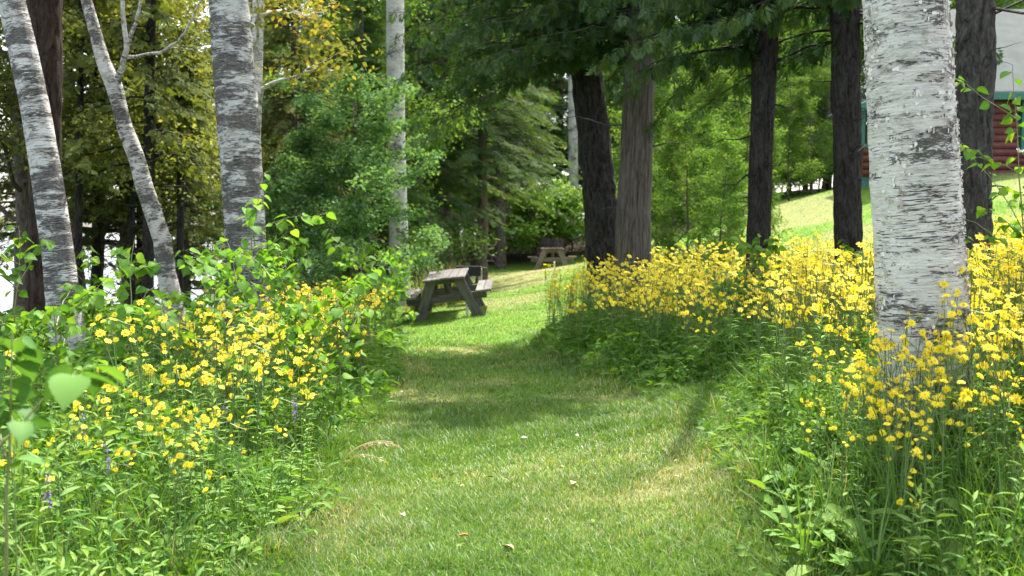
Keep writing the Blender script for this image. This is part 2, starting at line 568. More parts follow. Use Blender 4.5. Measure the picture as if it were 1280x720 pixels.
def wood_mat(name, dark, light):
    m, nt, out = new_mat(name)
    g = uv_noise(nt, 45, 2.5, 1, 6, .65, .5)
    g2 = uv_noise(nt, 6, 1.2, 1, 3, .5, .1, (2, 5))
    at_ = nd(nt, 'ShaderNodeAttribute', attribute_name='tint')
    h = math_n(nt, 'ADD', math_n(nt, 'MULTIPLY', g, .7), math_n(nt, 'MULTIPLY', g2, .3))
    c = ramp(nt, h, [(.34, dark), (.62, light)]).outputs[0]
    v = math_n(nt, 'ADD', math_n(nt, 'MULTIPLY', at_.outputs['Fac'], .6), .7)
    hs = nd(nt, 'ShaderNodeHueSaturation')
    nt.links.new(c, hs.inputs['Color'])
    nt.links.new(v, hs.inputs['Value'])
    princ(nt, out, hs.outputs[0], .85, g, .004, .8, .2)
    return m


M['wood'] = wood_mat('weathered_wood', (.05, .045, .041), (.175, .162, .15))
M['wood_lit'] = wood_mat('lit_toned_wood', (.12, .10, .085), (.36, .31, .27))  # lighter wood copy for the far table: light on its front put into the colour
M['crate_wood'] = wood_mat('dark_crate_wood', (.015, .013, .014), (.075, .065, .07))
M['iron'] = plain_mat('black_iron', (.018, .018, .02), .55)
M['white_paint'] = plain_mat('white_paint', (.75, .75, .74), .5, .04)
M['log_red'] = plain_mat('red_log_stain', (.155, .05, .05), .75, .35, 3.0)
M['log_brown'] = plain_mat('brown_red_log_stain', (.115, .04, .026), .65, .3, 3.0)
M['trim_green'] = plain_mat('teal_trim', (.045, .15, .13), .5, .1)
M['skirt_green'] = plain_mat('teal_skirting', (.06, .16, .145), .6, .12)
M['metal_roof'] = plain_mat('pale_metal_roof', (.06, .076, .071), .85, .2, 2.5)
M['dark_interior'] = plain_mat('dark_screen', (.02, .022, .024), .35)
M['rock'] = plain_mat('grey_rock', (.30, .28, .26), .9, .3, 9, .03)


def glass_mat():
    m, nt, out = new_mat('window_glass')
    p = princ(nt, out, (.03, .035, .04), .08)
    p.inputs['Specular IOR Level'].default_value = .6
    return m


M['glass'] = glass_mat()

# ------------------------------------------------------------------ terrain
CTRL = np.array([
    (0, 0, 0), (0, 3, 0), (0, 6, 0), (0, 10, -.03), (-.3, 14, -.12), (-1.1, 17.5, -.20), (-2.3, 17.5, -.36), (.2, 17.6, -.03), (-.8, 19.6, -.13), (0, 25, -.1), (1, 34, .02), (2.8, 34.5, .1), (1.4, 37, .05), (-1, 36, 0),
    (-3, 4, .05), (-4, 8, 0), (-6, 10, -.1), (-8, 14, -.5), (-12, 16, -1.7), (-14, 25, -2.4), (-4, 20, -.3), (-6, 30, -.9), (-8.5, 19, -1.75), (-7.2, 22, -1.5), (-9, 30, -2.4), (-10, 40, -1.2), (-24, 40, -3.5), (-22, 5, -3.5), (-8, 2, 0), (-10, 8, -.7),
    (1.2, 3, .05), (2, 4.6, .36), (1.8, 3.8, .24), (3, 5, .46), (4, 8, .36), (3.5, 10.5, .28), (2.5, 11, .22), (1.7, 13.5, .20), (1.2, 9, .06), (6, 10, .48), (4, 4, .5), (6, 4, .62), (10, 6, .9), (.4, 12, -.02), (3, 14.5, .28), (6, 14, .6), (9, 16, 1.1),
    (4.9, 25, 1.0), (8, 25, 1.75), (9.6, 28, 2.6), (13, 27, 2.95), (20, 27, 3.3), (18, 10, 2.0), (8, 36, 2.0), (4.6, 34, .75), (5, 44, 1.9), (12, 46, 3.0), (11, 56, 3.1), (4, 54, 1.6), (0, 60, .3), (30, 60, 4.5), (0, 100, 1.2), (50, 100, 5), (-20, 90, -2), (3.2, 17, .4), (6, 18, .95), (7, 22, 1.4),
], float)


def _phi(r2):
    return np.sqrt(r2 + 2.2)


_D = ((CTRL[:, None, :2] - CTRL[None, :, :2]) ** 2).sum(-1)
_A = np.block([[_phi(_D) + 0.0 * np.eye(len(CTRL)), np.ones((len(CTRL), 1))], [np.ones((1, len(CTRL))), np.zeros((1, 1))]])
_W = np.linalg.solve(_A, np.concatenate([CTRL[:, 2], [0]]))


def ground_z(x, y):
    x, y = np.asarray(x, float), np.asarray(y, float)
    s = x.shape
    xf, yf = np.clip(x.ravel(), -45, 60), np.clip(y.ravel(), -12, 110)
    out = np.empty(len(xf))
    for i in range(0, len(xf), 40000):
        d = (xf[i:i + 40000, None] - CTRL[None, :, 0]) ** 2 + (yf[i:i + 40000, None] - CTRL[None, :, 1]) ** 2
        out[i:i + 40000] = _phi(d) @ _W[:-1] + _W[-1]
    out += (fbm(xf * .9, yf * .9, 0, 5) - .5) * .09
    return out.reshape(s)


def gz(x, y):
    return float(ground_z(np.array([x]), np.array([y]))[0])


def path_right(y):
    return np.interp(y, [0, 3, 4, 4.75, 6.1, 7.4, 9.5, 12.2, 13.3, 14.0], [1.1, 1.05, 1.08, 1.18, 1.28, 1.28, .85, .30, .55, 2.2])


def path_left(y):
    return np.interp(y, [0, 3, 4.3, 6.3, 9, 12, 15, 17, 18], [-.95, -.95, -1.02, -1.12, -1.22, -1.5, -1.75, -2.2, -3.5])


def in_right_bank(x, y):
    back = 14.2 + .5 * np.sin(x * 1.3)
    return (x > path_right(y) + .10 * np.sin(y * 3.1) * (y < 9)) & (y < back)


def in_left_bank(x, y):
    return (x < path_left(y) + .10 * np.sin(y * 2.7 + 1)) & (y < 17.5)


def dry_amount(x, y):
    """Worn, sun-bleached patches of the mown path."""
    n = fbm(x * .9 + 7, y * .7, 0, 21, 4)
    d = .75 * sstep(.54, .70, n)
    for cx, cy, rx, ry in ((.15, 5.5, .55, .5), (-.85, 4.5, .35, .55), (-.3, 9.3, .5, .3), (.55, 4.6, .5, .4), (1.0, 5.2, .3, .9), (.2, 10.5, .5, .25), (-.1, 11.6, .4, .25)):
        d = d + .55 * np.exp(-((x - cx) / rx) ** 2 - ((y - cy) / ry) ** 2) * (.4 + 1.1 * noise3(x * 6, y * 6, 0, 9))
    return np.clip(d, 0, 1)


def ground_mat():
    m, nt, out = new_mat('ground_turf')
    tc = nt.nodes.new('ShaderNodeTexCoord')

    def nz(scale, det=5, rough=.6):
        n = nd(nt, 'ShaderNodeTexNoise', Scale=scale, Detail=det, Roughness=rough)
        nt.links.new(tc.outputs['Object'], n.inputs[0])
        return n.outputs[0]
    at_ = nd(nt, 'ShaderNodeAttribute', attribute_name='tint')     # 0 mown turf, 1 bare litter under the plants
    dr = nd(nt, 'ShaderNodeAttribute', attribute_name='dry')
    turf = ramp(nt, nz(2.2, 6, .65), [(.3, (.075, .165, .02)), (.5, (.12, .225, .028)), (.72, (.19, .27, .045))]).outputs[0]
    fine = ramp(nt, nz(55, 4, .7), [(.3, (.6, .6, .6)), (.7, (1.25, 1.25, 1.25))]).outputs[0]
    turf = mixc(nt, 1.0, turf, fine, 'MULTIPLY')
    straw = ramp(nt, nz(38, 5, .7), [(.3, (.17, .13, .07)), (.7, (.38, .31, .18))]).outputs[0]
    turf = mixc(nt, dr.outputs['Fac'], turf, straw)
    soil = ramp(nt, nz(16, 6, .7), [(.3, (.02, .017, .012)), (.55, (.05, .042, .025)), (.75, (.10, .08, .045))]).outputs[0]
    c = mixc(nt, at_.outputs['Fac'], turf, soil)
    princ(nt, out, c, .95, nz(60, 5, .7), .02, .8, .08)
    return m


M['ground'] = ground_mat()


def build_ground():
    def axis(lo, hi, near_lo, near_hi, step):
        near = np.arange(near_lo, near_hi, step)
        a = near_lo - np.cumsum(step * 1.13 ** np.arange(1, 60))
        b = near_hi + np.cumsum(step * 1.13 ** np.arange(1, 60)) - step
        return np.concatenate([[lo], a[a > lo][::-1], near, b[b < hi], [hi]])
    xs = axis(-2500, 2500, -9, 12, .14)
    ys = axis(-60, 3000, 1.5, 26, .14)
    X, Y = np.meshgrid(xs, ys)
    Z = ground_z(X, Y)
    far = sstep(60, 300, np.hypot(X, Y))
    Z = Z * (1 - far) + far * np.where(X < 0, -4.0, 4.0) * sstep(0, 1, np.abs(X) / 60)
    n, m = X.shape
    i = np.arange(n - 1)[:, None] * m + np.arange(m - 1)[None]
    mb = MB()
    bank = (in_right_bank(X, Y) | in_left_bank(X, Y)).astype(float) * sstep(.15, .6, np.where(X > 0, X - path_right(Y), path_left(Y) - X))
    wood = ((Y > 37.5) & (X < 3.5)) | ((X < -1.9 - .0 * Y) & (Y > 24)) | (X < -6)
    tint = np.clip(bank + wood, 0, 1)
    mb.add(np.stack([X, Y, Z], -1).reshape(-1, 3), np.stack([i, i + 1, i + m + 1, i + m], -1).reshape(-1, 4), tint.ravel())
    me = mb.mesh('ground', M['ground'])
    a = me.attributes.new('dry', 'FLOAT', 'POINT')
    lawn_far = (.5 * sstep(.45, .7, fbm(X * .5, Y * .35, 0, 77)) + .5 * np.exp(-((X - 1.6) / 1.2) ** 2 - ((Y - 30) / 2.6) ** 2)) * (Y > 13)
    a.data.foreach_set('value', np.clip(dry_amount(X, Y) * .65 * (Y < 13) + lawn_far, 0, 1).astype(np.float32).ravel())
    tag(link('ground', me), kind='structure')


build_ground()


def water_mat():
    m, nt, out = new_mat('lake_water')
    tc = nt.nodes.new('ShaderNodeTexCoord')
    n = nd(nt, 'ShaderNodeTexNoise', Scale=1.4, Detail=4, Roughness=.6)
    nt.links.new(tc.outputs['Object'], n.inputs[0])
    p = princ(nt, out, (.10, .14, .16), .12, n.outputs[0], .12, .5)
    p.inputs['IOR'].default_value = 1.33
    p.inputs['Specular IOR Level'].default_value = .5
    return m


mb = MB()
mb.add([(-2600, -200, -1.35), (-5, -200, -1.35), (-5, 3200, -1.35), (-2600, 3200, -1.35)], [(0, 1, 2, 3)])
tag(link('lake', mb.mesh('lake', water_mat())), kind='structure')

# ------------------------------------------------------------------ trees
def bark_disp(seed, amp, kt, kv):
    def f(th, L):
        n = noise3(np.cos(th) * kt, np.sin(th) * kt, L * kv, seed)
        n2 = noise3(np.cos(th) * kt * 2.3, np.sin(th) * kt * 2.3, L * kv * 2.1, seed + 3)
        big = noise3(np.cos(th) * 1.1, np.sin(th) * 1.1, L * 1.2, seed + 7)
        return 1 + amp * ((np.abs(n - .5) * 2 - .5) + .5 * (n2 - .5)) + .10 * (big - .5)
    return f


def trunk_path(pix, Y, top_z, step=.03, flare=.3, soft=.35):
    """pix: (px, py, width px) from top to bottom. Returns centre line from the ground up and its radii."""
    pts, rad = [], []
    for px, py, w in pix:
        p = at(px, py, Y)
        pts.append(p)
        rad.append(w * .5 / F_PX * Y)
    pts, rad = np.array(pts)[::-1], np.array(rad)[::-1]
    d = (pts[1] - pts[0]) / (pts[1][2] - pts[0][2])
    base = pts[0].copy()
    for _ in range(8):
        g = gz(base[0], base[1]) - .15
        base = pts[0] + d * (g - pts[0][2])
    d2 = (pts[-1] - pts[-2]) / (pts[-1][2] - pts[-2][2])
    top = pts[-1] + d2 * (top_z - pts[-1][2])
    P = np.vstack([base, pts, top])
    rr = np.concatenate([[rad[0] * 1.03], rad, [rad[-1] * .25]])
    z = np.arange(P[0, 2], P[-1, 2], step)
    C = np.stack([np.interp(z, P[:, 2], P[:, k]) for k in range(3)], -1)
    r = np.interp(z, P[:, 2], rr)
    k = max(3, int(soft / step))
    ker = np.hanning(k + 2)[1:-1]
    ker /= ker.sum()
    for c in range(2):
        pad = np.concatenate([2 * C[0, c] - C[k:0:-1, c], C[:, c], 2 * C[-1, c] - C[-2:-k - 2:-1, c]])
        C[:, c] = np.convolve(pad, ker, 'same')[k:-k]
    r = r * (1 + flare * np.exp(-(z - z[0]) / .16))
    return C, r


def limb(r, start, az, length, rise, r0, n=9, wob=.12, droop=0.0):
    t = np.linspace(0, 1, n)
    d = np.array([math.cos(az), math.sin(az), 0])
    side = np.array([-d[1], d[0], 0])
    w = np.cumsum(r.normal(0, wob / n, n)) * length
    w2 = np.cumsum(r.normal(0, wob / n, n)) * length
    P = start + d * (t * length)[:, None] + side * w[:, None]
    P[:, 2] += rise * t * length - droop * (t ** 2) * length + w2
    return P, r0 * (1 - .85 * t)


def leaf_clumps(mb, r, centres, radius, n, tpl, size, droop=.5, flat=.7, up=.8, wild=.7, tlo=0, thi=1):
    K = len(centres)
    k = r.integers(0, K, n)
    off = unit_vecs(r, n) * (radius * r.uniform(.15, 1, n) ** .6)[:, None]
    off[:, 2] *= flat
    pos = np.asarray(centres)[k] + off
    ct = r.uniform(tlo, thi, K)
    tint = np.clip(ct[k] * .55 + r.uniform(tlo, thi, n) * .45 + r.normal(0, .08, n), 0, 1)
    mb.scatter(tpl, pos, leaf_frames(r, n, droop, up, wild), size * r.uniform(.7, 1.25, n), tint)


def deciduous_crown(seed, trunk, z0, z1, reach, n_limb, n_leaf, size, wood_mb, clump=.55, rise=.7, tpl=None, az_bias=None, tlo=0, thi=1):
    """Limbs and twigs go into wood_mb, leaves into the returned mesh builder."""
    r = np.random.default_rng(seed)
    C, rad = trunk
    centres = []
    for i in range(n_limb):
        u = (i + r.uniform(0, .8)) / n_limb
        z = z0 + (z1 - z0) * u
        j = min(len(C) - 1, int(np.searchsorted(C[:, 2], z)))
        az = r.uniform(0, 2 * np.pi) if az_bias is None else az_bias + r.normal(0, .8)
        L = reach * (1 - .62 * u) * r.uniform(.7, 1.15)
        P, rr = limb(r, C[j], az, L, rise * r.uniform(.5, 1.3), max(.012, rad[j] * .42), 9, .25, .2)
        tube(wood_mb, P, rr, 6)
        for q in range(7):
            s = r.integers(3, 9)
            a2 = az + r.normal(0, 1.0)
            P2, r2 = limb(r, P[s], a2, L * r.uniform(.18, .45), r.uniform(-.2, .7), max(.005, rr[s] * .5), 5, .3)
            tube(wood_mb, P2, r2, 4)
            centres += [P2[2], P2[4]]
        centres.append(P[-1])
    mb = MB()
    leaf_clumps(mb, r, np.array(centres), clump, n_leaf, tpl or LEAF_QUAD, size, .4, .65, .8, .7, tlo, thi)
    return mb


def conifer_crown(seed, trunk, z0, z1, reach, wood_mb, levels, per, step, size, tpl, droop=.35, hang=.7, taper=.85, az_bias=None, dead_below=None, lift=0.0, hung=False):
    """Whorls of drooping branches set with hanging sprays."""
    r = np.random.default_rng(seed)
    C, rad = trunk
    mb = MB()
    for i in range(levels):
        u = i / max(1, levels - 1)
        z = z0 + (z1 - z0) * u
        for k in range(per):
            zz = z + r.uniform(-.5, .5) * (z1 - z0) / levels
            j = int(np.clip(np.searchsorted(C[:, 2], zz), 0, len(C) - 1))
            az = r.uniform(0, 2 * np.pi)
            if az_bias is not None and r.uniform() < az_bias[1] and u < .35:
                az = az_bias[0] + r.normal(0, .45)
            L = max(.25, reach * (1 - taper * u) * r.uniform(.6, 1.15))
            P, rr = limb(r, C[j], az, L, lift + r.uniform(-.1, .25), max(.008, min(rad[j] * .25, .018 if hung else .03)), 12, .15, droop * (r.uniform(.4, 2.3) if hung else 1))
            tube(wood_mb, P, rr, 4)
            t = np.arange(.18 if L > .8 and not hung else .05, 1.0, step / L)
            t = np.concatenate([t, t + step * .4 / L])
            t = t[t < 1]
            m = len(t)
            if m == 0:
                continue
            px = np.stack([np.interp(t, np.linspace(0, 1, 12), P[:, c]) for c in range(3)], -1)
            sgn = np.where(np.arange(m) % 2, 1, -1)
            d = np.array([math.cos(az), math.sin(az), 0])
            side = np.array([-d[1], d[0], 0])
            dirs = d[None] * r.uniform(.3, .9, m)[:, None] + side[None] * (sgn * r.uniform(.3, 1, m))[:, None]
            dirs[:, 2] -= hang * r.uniform(.4, 1.5, m)
            nn = np.array([0, 0, 1.0]) + r.normal(0, .45, (m, 3)) + d[None] * hang
            if hung:      # sprays hang like loose curtains
                dirs = d[None] * r.normal(.15, .3, (m, 1)) + side[None] * r.normal(0, .35, (m, 1))
                dirs[:, 2] -= r.uniform(.55, 1.2, m)
                nn = r.normal(0, 1, (m, 3)) * [1, 1, .25]
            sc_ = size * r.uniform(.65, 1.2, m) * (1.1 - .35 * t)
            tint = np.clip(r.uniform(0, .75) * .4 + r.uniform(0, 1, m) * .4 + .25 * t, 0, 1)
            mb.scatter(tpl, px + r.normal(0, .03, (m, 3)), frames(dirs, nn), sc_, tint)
    if dead_below is not None:
        for i in range(dead_below[1]):
            zz = r.uniform(C[0, 2] + .8, dead_below[0])
            j = int(np.clip(np.searchsorted(C[:, 2], zz), 0, len(C) - 1))
            P, rr = limb(r, C[j], r.uniform(0, 6.28), r.uniform(.5, 1.5), r.uniform(-.3, .15), .012, 6, .4, .2)
            tube(wood_mb, P, rr, 4)
    return mb


def dead_stubs(seed, trunk, wood_mb, z0, z1, n):
    r = np.random.default_rng(seed)
    C, rad = trunk
    for _ in range(n):
        z = r.uniform(z0, z1)
        j = int(np.clip(np.searchsorted(C[:, 2], z), 0, len(C) - 1))
        L = rad[j] + (r.uniform(.05, .25) if r.uniform() < .7 else r.uniform(.4, 1.0))
        P, rr = limb(r, C[j], r.uniform(0, 6.28), L, r.uniform(-.25, .35), r.uniform(.007, .017), 7, .25, .1)
        tube(wood_mb, P, rr, 5)


def place_tree(name, label, cat, trunk, bark, crown_mb, leaf, wood=None, seg=48, disp=None, extra=None, group=None):
    C, rad = trunk
    base = C[0].copy()
    base[2] = gz(base[0], base[1])
    t = thing(name, label, cat, base, group=group)
    mb = MB()
    tube(mb, C - base, rad, seg, disp)
    if wood is not None and wood.n:
        for k in range(len(wood.v)):
            wood.v[k] = wood.v[k] - base
        mb.v += wood.v
        mb.f4 += [f + mb.n for f in wood.f4]
        mb.m4 += wood.m4
        mb.t += wood.t
        mb.uv += wood.uv
        mb.n += wood.n
    link('trunk', mb.mesh('trunk', M[bark]), t)
    if crown_mb is not None and crown_mb.n:
        for k in range(len(crown_mb.v)):
            crown_mb.v[k] = crown_mb.v[k] - base
        link('crown', crown_mb.mesh('crown', M[leaf]), t)
    if extra is not None:
        for nm, emb, em in extra:
            for k in range(len(emb.v)):
                emb.v[k] = emb.v[k] - base
            tag(link(nm, emb.mesh(nm, M[em]), t), kind='stuff')
    return t


# --- the big white birch
tr = trunk_path([(1131, 0, 97), (1136, 100, 101), (1142, 200, 104), (1149, 320, 106), (1155, 440, 110)], 4.6, 11, .012, .25)
wood = MB()
cr = deciduous_crown(11, tr, 8.6, 10.8, 1.7, 7, 2600, .075, wood, .5)
peel = MB()
rp = np.random.default_rng(5)
C, rad = tr
for k in range(2600):
    # thin curls of bark: thicker on the right edge and in a few rough belts
    j = rp.integers(40, int(np.searchsorted(C[:, 2], 3.2)))
    z = C[j, 2]
    if rp.uniform() < .62:
        th = rp.normal(-.12, .42) if rp.uniform() < .8 else rp.normal(-2.9, .25)
    else:
        th = rp.uniform(-np.pi, 0)
    if fbm(np.array([th * 1.7]), np.array([z * 2.6]), 0, 31)[0] < (.50 if th < -.9 else .44):
        continue
    rr = rad[j] * 1.005
    w, h = rp.uniform(.005, .018) * (1.6 if rp.uniform() < .1 else 1), rp.uniform(.005, .026) * (1.8 if rp.uniform() < .12 else 1)
    c = C[j] + rr * np.array([math.cos(th), math.sin(th), 0])
    tang = np.array([-math.sin(th), math.cos(th), 0])
    outw = np.array([math.cos(th), math.sin(th), 0])
    curl = rp.uniform(.25, .8)
    sgn = rp.choice([-1, 1])
    n = 5
    V = []
    for q in range(n):
        s = q / (n - 1)
        p = c + tang * sgn * w * (s - .3) * (1 - .3 * s * curl) + outw * (w * curl * s * s * .9) + np.array([0, 0, rp.normal(0, .0015)])
        hh = h * (1 - .5 * s) * rp.uniform(.8, 1.2)
        V += [p - np.array([0, 0, hh / 2]), p + np.array([0, 0, hh / 2])]
    i = np.arange(n - 1) * 2
    peel.add(V, np.stack([i, i + 1, i + 3, i + 2], -1), rp.uniform(0, 1))
m, nt, out = new_mat('peeling_birch_bark')
a_ = nd(nt, 'ShaderNodeAttribute', attribute_name='tint')
c_ = ramp(nt, a_.outputs['Fac'], [(0, (.30, .22, .17)), (.3, (.5, .42, .36)), (.5, (.72, .69, .65)), (1, (.80, .78, .75))]).outputs[0]
princ(nt, out, c_, .7)
M['peel'] = m


def birch_lumps(th, L):
    return 1 + .05 * (noise3(np.cos(th) * 1.4, np.sin(th) * 1.4, L * 2.2, 3) - .5) + .03 * (noise3(np.cos(th) * 5, np.sin(th) * 5, L * 16, 4) - .5) + .022 * (noise3(np.cos(th) * 12, np.sin(th) * 12, L * 60, 8) - .5)


place_tree('birch_tree', 'thick white birch with peeling bark rising out of the yellow flowers', 'tree', tr, 'birch_big', cr, 'leaf_maple', wood, 96, birch_lumps, [('peeling_bark', peel, 'peel')])

# --- dark furrowed trunk right of it
tr = trunk_path([(1220, 0, 46), (1219, 100, 45), (1217, 200, 42), (1218, 330, 42)], 8.5, 15, .02)
wood = MB()
dead_stubs(12, tr, wood, 1.6, 4.2, 16)
cr = conifer_crown(12, tr, 11.6, 14.8, 1.0, wood, 16, 3, .13, .3, SPRAY_CEDAR)
place_tree('spruce_tree', 'straight dark furrowed trunk just right of the white birch, in front of the cabin', 'tree', tr, 'bark_grey', cr, 'leaf_cedar', wood, 72, bark_disp(2, .14, 4.5, 5))

# --- two dark trunks left of the birch
tr = trunk_path([(1056, 0, 37), (1057, 110, 35), (1059, 200, 34), (1060, 300, 34)], 10.5, 10, .025)
wood = MB()
dead_stubs(13, tr, wood, 1.6, 4.2, 16)
cr = conifer_crown(13, tr, 3.45, 7.2, 1.9, wood, 17, 4, .09, .26, SPRAY_CEDAR, .22, 1.0, .85, (math.pi, .5), None, 0, True)
place_tree('cedar_tree', 'dark cedar trunk standing alone just left of the white birch', 'tree', tr, 'bark_dark', cr, 'leaf_cedar', wood, 64, bark_disp(5, .12, 4.5, 4))
tr = trunk_path([(959, 0, 32), (955, 100, 31), (951, 200, 29), (948, 310, 29)], 11, 10, .025)
wood = MB()
dead_stubs(14, tr, wood, 1.6, 4.2, 16)
cr = conifer_crown(14, tr, 3.4, 7.2, 2.1, wood, 18, 4, .09, .26, SPRAY_CEDAR, .22, 1.0, .85, (math.pi * .95, .5), None, 0, True)
place_tree('cedar_tree', 'slender dark cedar trunk between the double trunks and the birch', 'tree', tr, 'bark_dark', cr, 'leaf_cedar', wood, 56, bark_disp(8, .12, 4.5, 4))

# --- the pair in the middle: cedar with low hanging branches and a leaning dark trunk behind
tr = trunk_path([(802, 0, 34), (799, 80, 38), (796, 170, 41), (793, 260, 43), (791, 335, 48)], 13.0, 10, .025)
wood = MB()
dead_stubs(15, tr, wood, 1.6, 4.2, 16)
cr = conifer_crown(15, tr, 3.72, 9.8, 3.1, wood, 31, 5, .078, .26, SPRAY_CEDAR, .19, 1.3, .72, (math.pi * 1.05, .6), None, 0, True)
place_tree('cedar_tree', 'grey brown cedar trunk with low hanging sprays, right one of the close pair', 'tree', tr, 'bark_cedar', cr, 'leaf_cedar', wood, 64, bark_disp(11, .07, 4.0, 1.5))
tr = trunk_path([(722, 0, 34), (731, 80, 38), (741, 160, 41), (751, 250, 43), (757, 335, 47)], 13.9, 10, .025)
wood = MB()
dead_stubs(16, tr, wood, 1.6, 4.2, 16)
cr = conifer_crown(16, tr, 3.85, 9.8, 2.7, wood, 24, 4, .088, .26, SPRAY_CEDAR, .2, 1.1, .72, (math.pi * 1.0, .5), None, 0, True)
place_tree('cedar_tree', 'almost black furrowed trunk leaning left, left one of the close pair', 'tree', tr, 'bark_dark', cr, 'leaf_cedar', wood, 64, bark_disp(17, .13, 4.5, 4.5))

# --- white birch trunk by the round shrub
tr = trunk_path([(494, 0, 22), (494, 60, 22), (496, 180, 21), (498, 280, 23), (500, 352, 26)], 21.0, 13, .03)
wood = MB()
P, rr = limb(np.random.default_rng(2), at(503, 108, 21.0), .2, .35, .25, .018, 6)
tube(wood, P, rr, 5)
cr = deciduous_crown(17, tr, 8.2, 12.5, 2.2, 8, 3000, .09, wood, .6)
place_tree('birch_tree', 'straight pale birch trunk rising behind the round bush near the picnic table', 'tree', tr, 'birch_pale', cr, 'leaf_maple', wood, 32, birch_lumps)

# --- left group of birches
tr = trunk_path([(14, 0, 31), (28, 60, 33), (45, 140, 34), (60, 230, 36), (73, 320, 38), (82, 400, 42)], 8.2, 9.5, .02)
wood = MB()
cr = deciduous_crown(18, tr, 5.4, 9.2, 1.8, 7, 2600, .075, wood, .5)
place_tree('birch_tree', 'leaning mottled birch trunk at the far left edge above the leafy saplings', 'tree', tr, 'birch_old', cr, 'leaf_maple', wood, 56, birch_lumps)
tr = trunk_path([(56, 0, 40), (57, 100, 39), (56, 200, 37), (54, 290, 37), (53, 400, 40)], 9.2, 9.5, .025)
wood = MB()
cr = deciduous_crown(19, tr, 5.6, 9.2, 1.9, 7, 2200, .085, wood, .5)
place_tree('birch_tree', 'dark reddish trunk hidden behind the leaning mottled birch at far left', 'tree', tr, 'bark_red', cr, 'leaf_maple', wood, 48, bark_disp(23, .12, 4.5, 4))
tr = trunk_path([(108, 0, 13), (121, 48, 15), (130, 80, 17), (143, 108, 20), (149, 132, 18), (156, 160, 19), (171, 198, 20), (180, 232, 21), (190, 262, 21), (203, 300, 22), (208, 340, 23), (220, 400, 26)], 9.0, 5.6, .02, .3, .14)
wood = MB()
rl = np.random.default_rng(3)
for px_path, w0 in (([(146, 108), (152, 84), (158, 62), (155, 30), (152, -10), (146, -60)], 9), ([(158, 62), (166, 40), (172, 18), (180, -10), (190, -60)], 6), ([(156, 72), (176, 70), (200, 65), (222, 52), (234, 36), (250, 0)], 5), ([(200, 65), (215, 60), (240, 62)], 3)):
    P = np.array([at(a, b, 9.0 - .05 * k) for k, (a, b) in enumerate(px_path)])
    tt = np.linspace(0, 1, 16)
    P = np.stack([np.interp(tt, np.linspace(0, 1, len(P)), P[:, c]) for c in range(3)], -1) + rl.normal(0, .004, (16, 3))
    tube(wood, P, np.linspace(w0, w0 * .4, 16) * .5 / F_PX * 9.0, 8)
cr = deciduous_crown(20, tr, 4.6, 5.5, 1.2, 5, 900, .07, wood, .4)
place_tree('birch_tree', 'thin crooked birch leaning left with a forked bare branch', 'tree', tr, 'birch_thin', cr, 'leaf_yellow', wood, 36, birch_lumps)
tr = trunk_path([(286, 0, 48), (290, 60, 49), (296, 130, 52), (302, 210, 50), (307, 300, 50), (309, 390, 54)], 8.8, 10, .02)
wood = MB()
cr = deciduous_crown(21, tr, 5.6, 9.6, 1.9, 7, 2400, .075, wood, .5)
place_tree('birch_tree', 'stout dark barked birch with white streaks behind the leafy saplings', 'tree', tr, 'birch_grey', cr, 'leaf_maple', wood, 56, birch_lumps)
tr = trunk_path([(323, 0, 14), (322, 50, 14), (320, 130, 14), (316, 250, 15), (312, 380, 17)], 10.4, 8, .025)
wood = MB()
cr = deciduous_crown(22, tr, 2.6, 7.6, 1.5, 12, 3600, .07, wood, .4, .5, None, .2, .25, 1)
place_tree('birch_tree', 'slim white birch with yellow and orange leaves half hidden behind the stout birch', 'tree', tr, 'birch_big', cr, 'leaf_orange', wood, 28, birch_lumps)

# ------------------------------------------------------------------ background wood: a few kinds of tree, each tree its own copy
def straight_trunk(h, r0, seed, lean=.02):
    r = np.random.default_rng(seed)
    z = np.linspace(-.25, h, 60)
    C = np.stack([np.cumsum(r.normal(0, .012, 60)) + lean * z * r.uniform(-1, 1), np.cumsum(r.normal(0, .012, 60)) + lean * z * r.uniform(-1, 1), z], -1)
    return C, r0 * (1 - .9 * (z + .25) / (h + .25)) * (1 + .25 * np.exp(-(z + .25) / .3))


KINDS = {}


def make_kind(key, bark, leaf, build):
    wood, crown = build()
    KINDS[key] = (wood.mesh(key + '_trunk', M[bark]), crown.mesh(key + '_crown', M[leaf]))


def b_conifer(seed, h, z0, reach, levels, per, step, size, tpl, r0=.16, dead=None, droop=.3, hang=.35, taper=.9, lift=0.0):
    def f():
        tr_ = straight_trunk(h, r0, seed)
        wood = MB()
        tube(wood, *tr_, 12)
        cr_ = conifer_crown(seed, tr_, z0, h - .2, reach, wood, levels, per, step, size, tpl, droop, hang, taper, None, dead, lift)
        return wood, cr_
    return f


def b_decid(seed, h, z0, reach, n_limb, n_leaf, size, clump=.6, r0=.12, rise=.6, tpl=None):
    def f():
        tr_ = straight_trunk(h, r0, seed, .05)
        wood = MB()
        tube(wood, *tr_, 10)
        cr_ = deciduous_crown(seed, tr_, z0, h * .97, reach, n_limb, n_leaf, size, wood, clump, rise, tpl)
        return wood, cr_
    return f


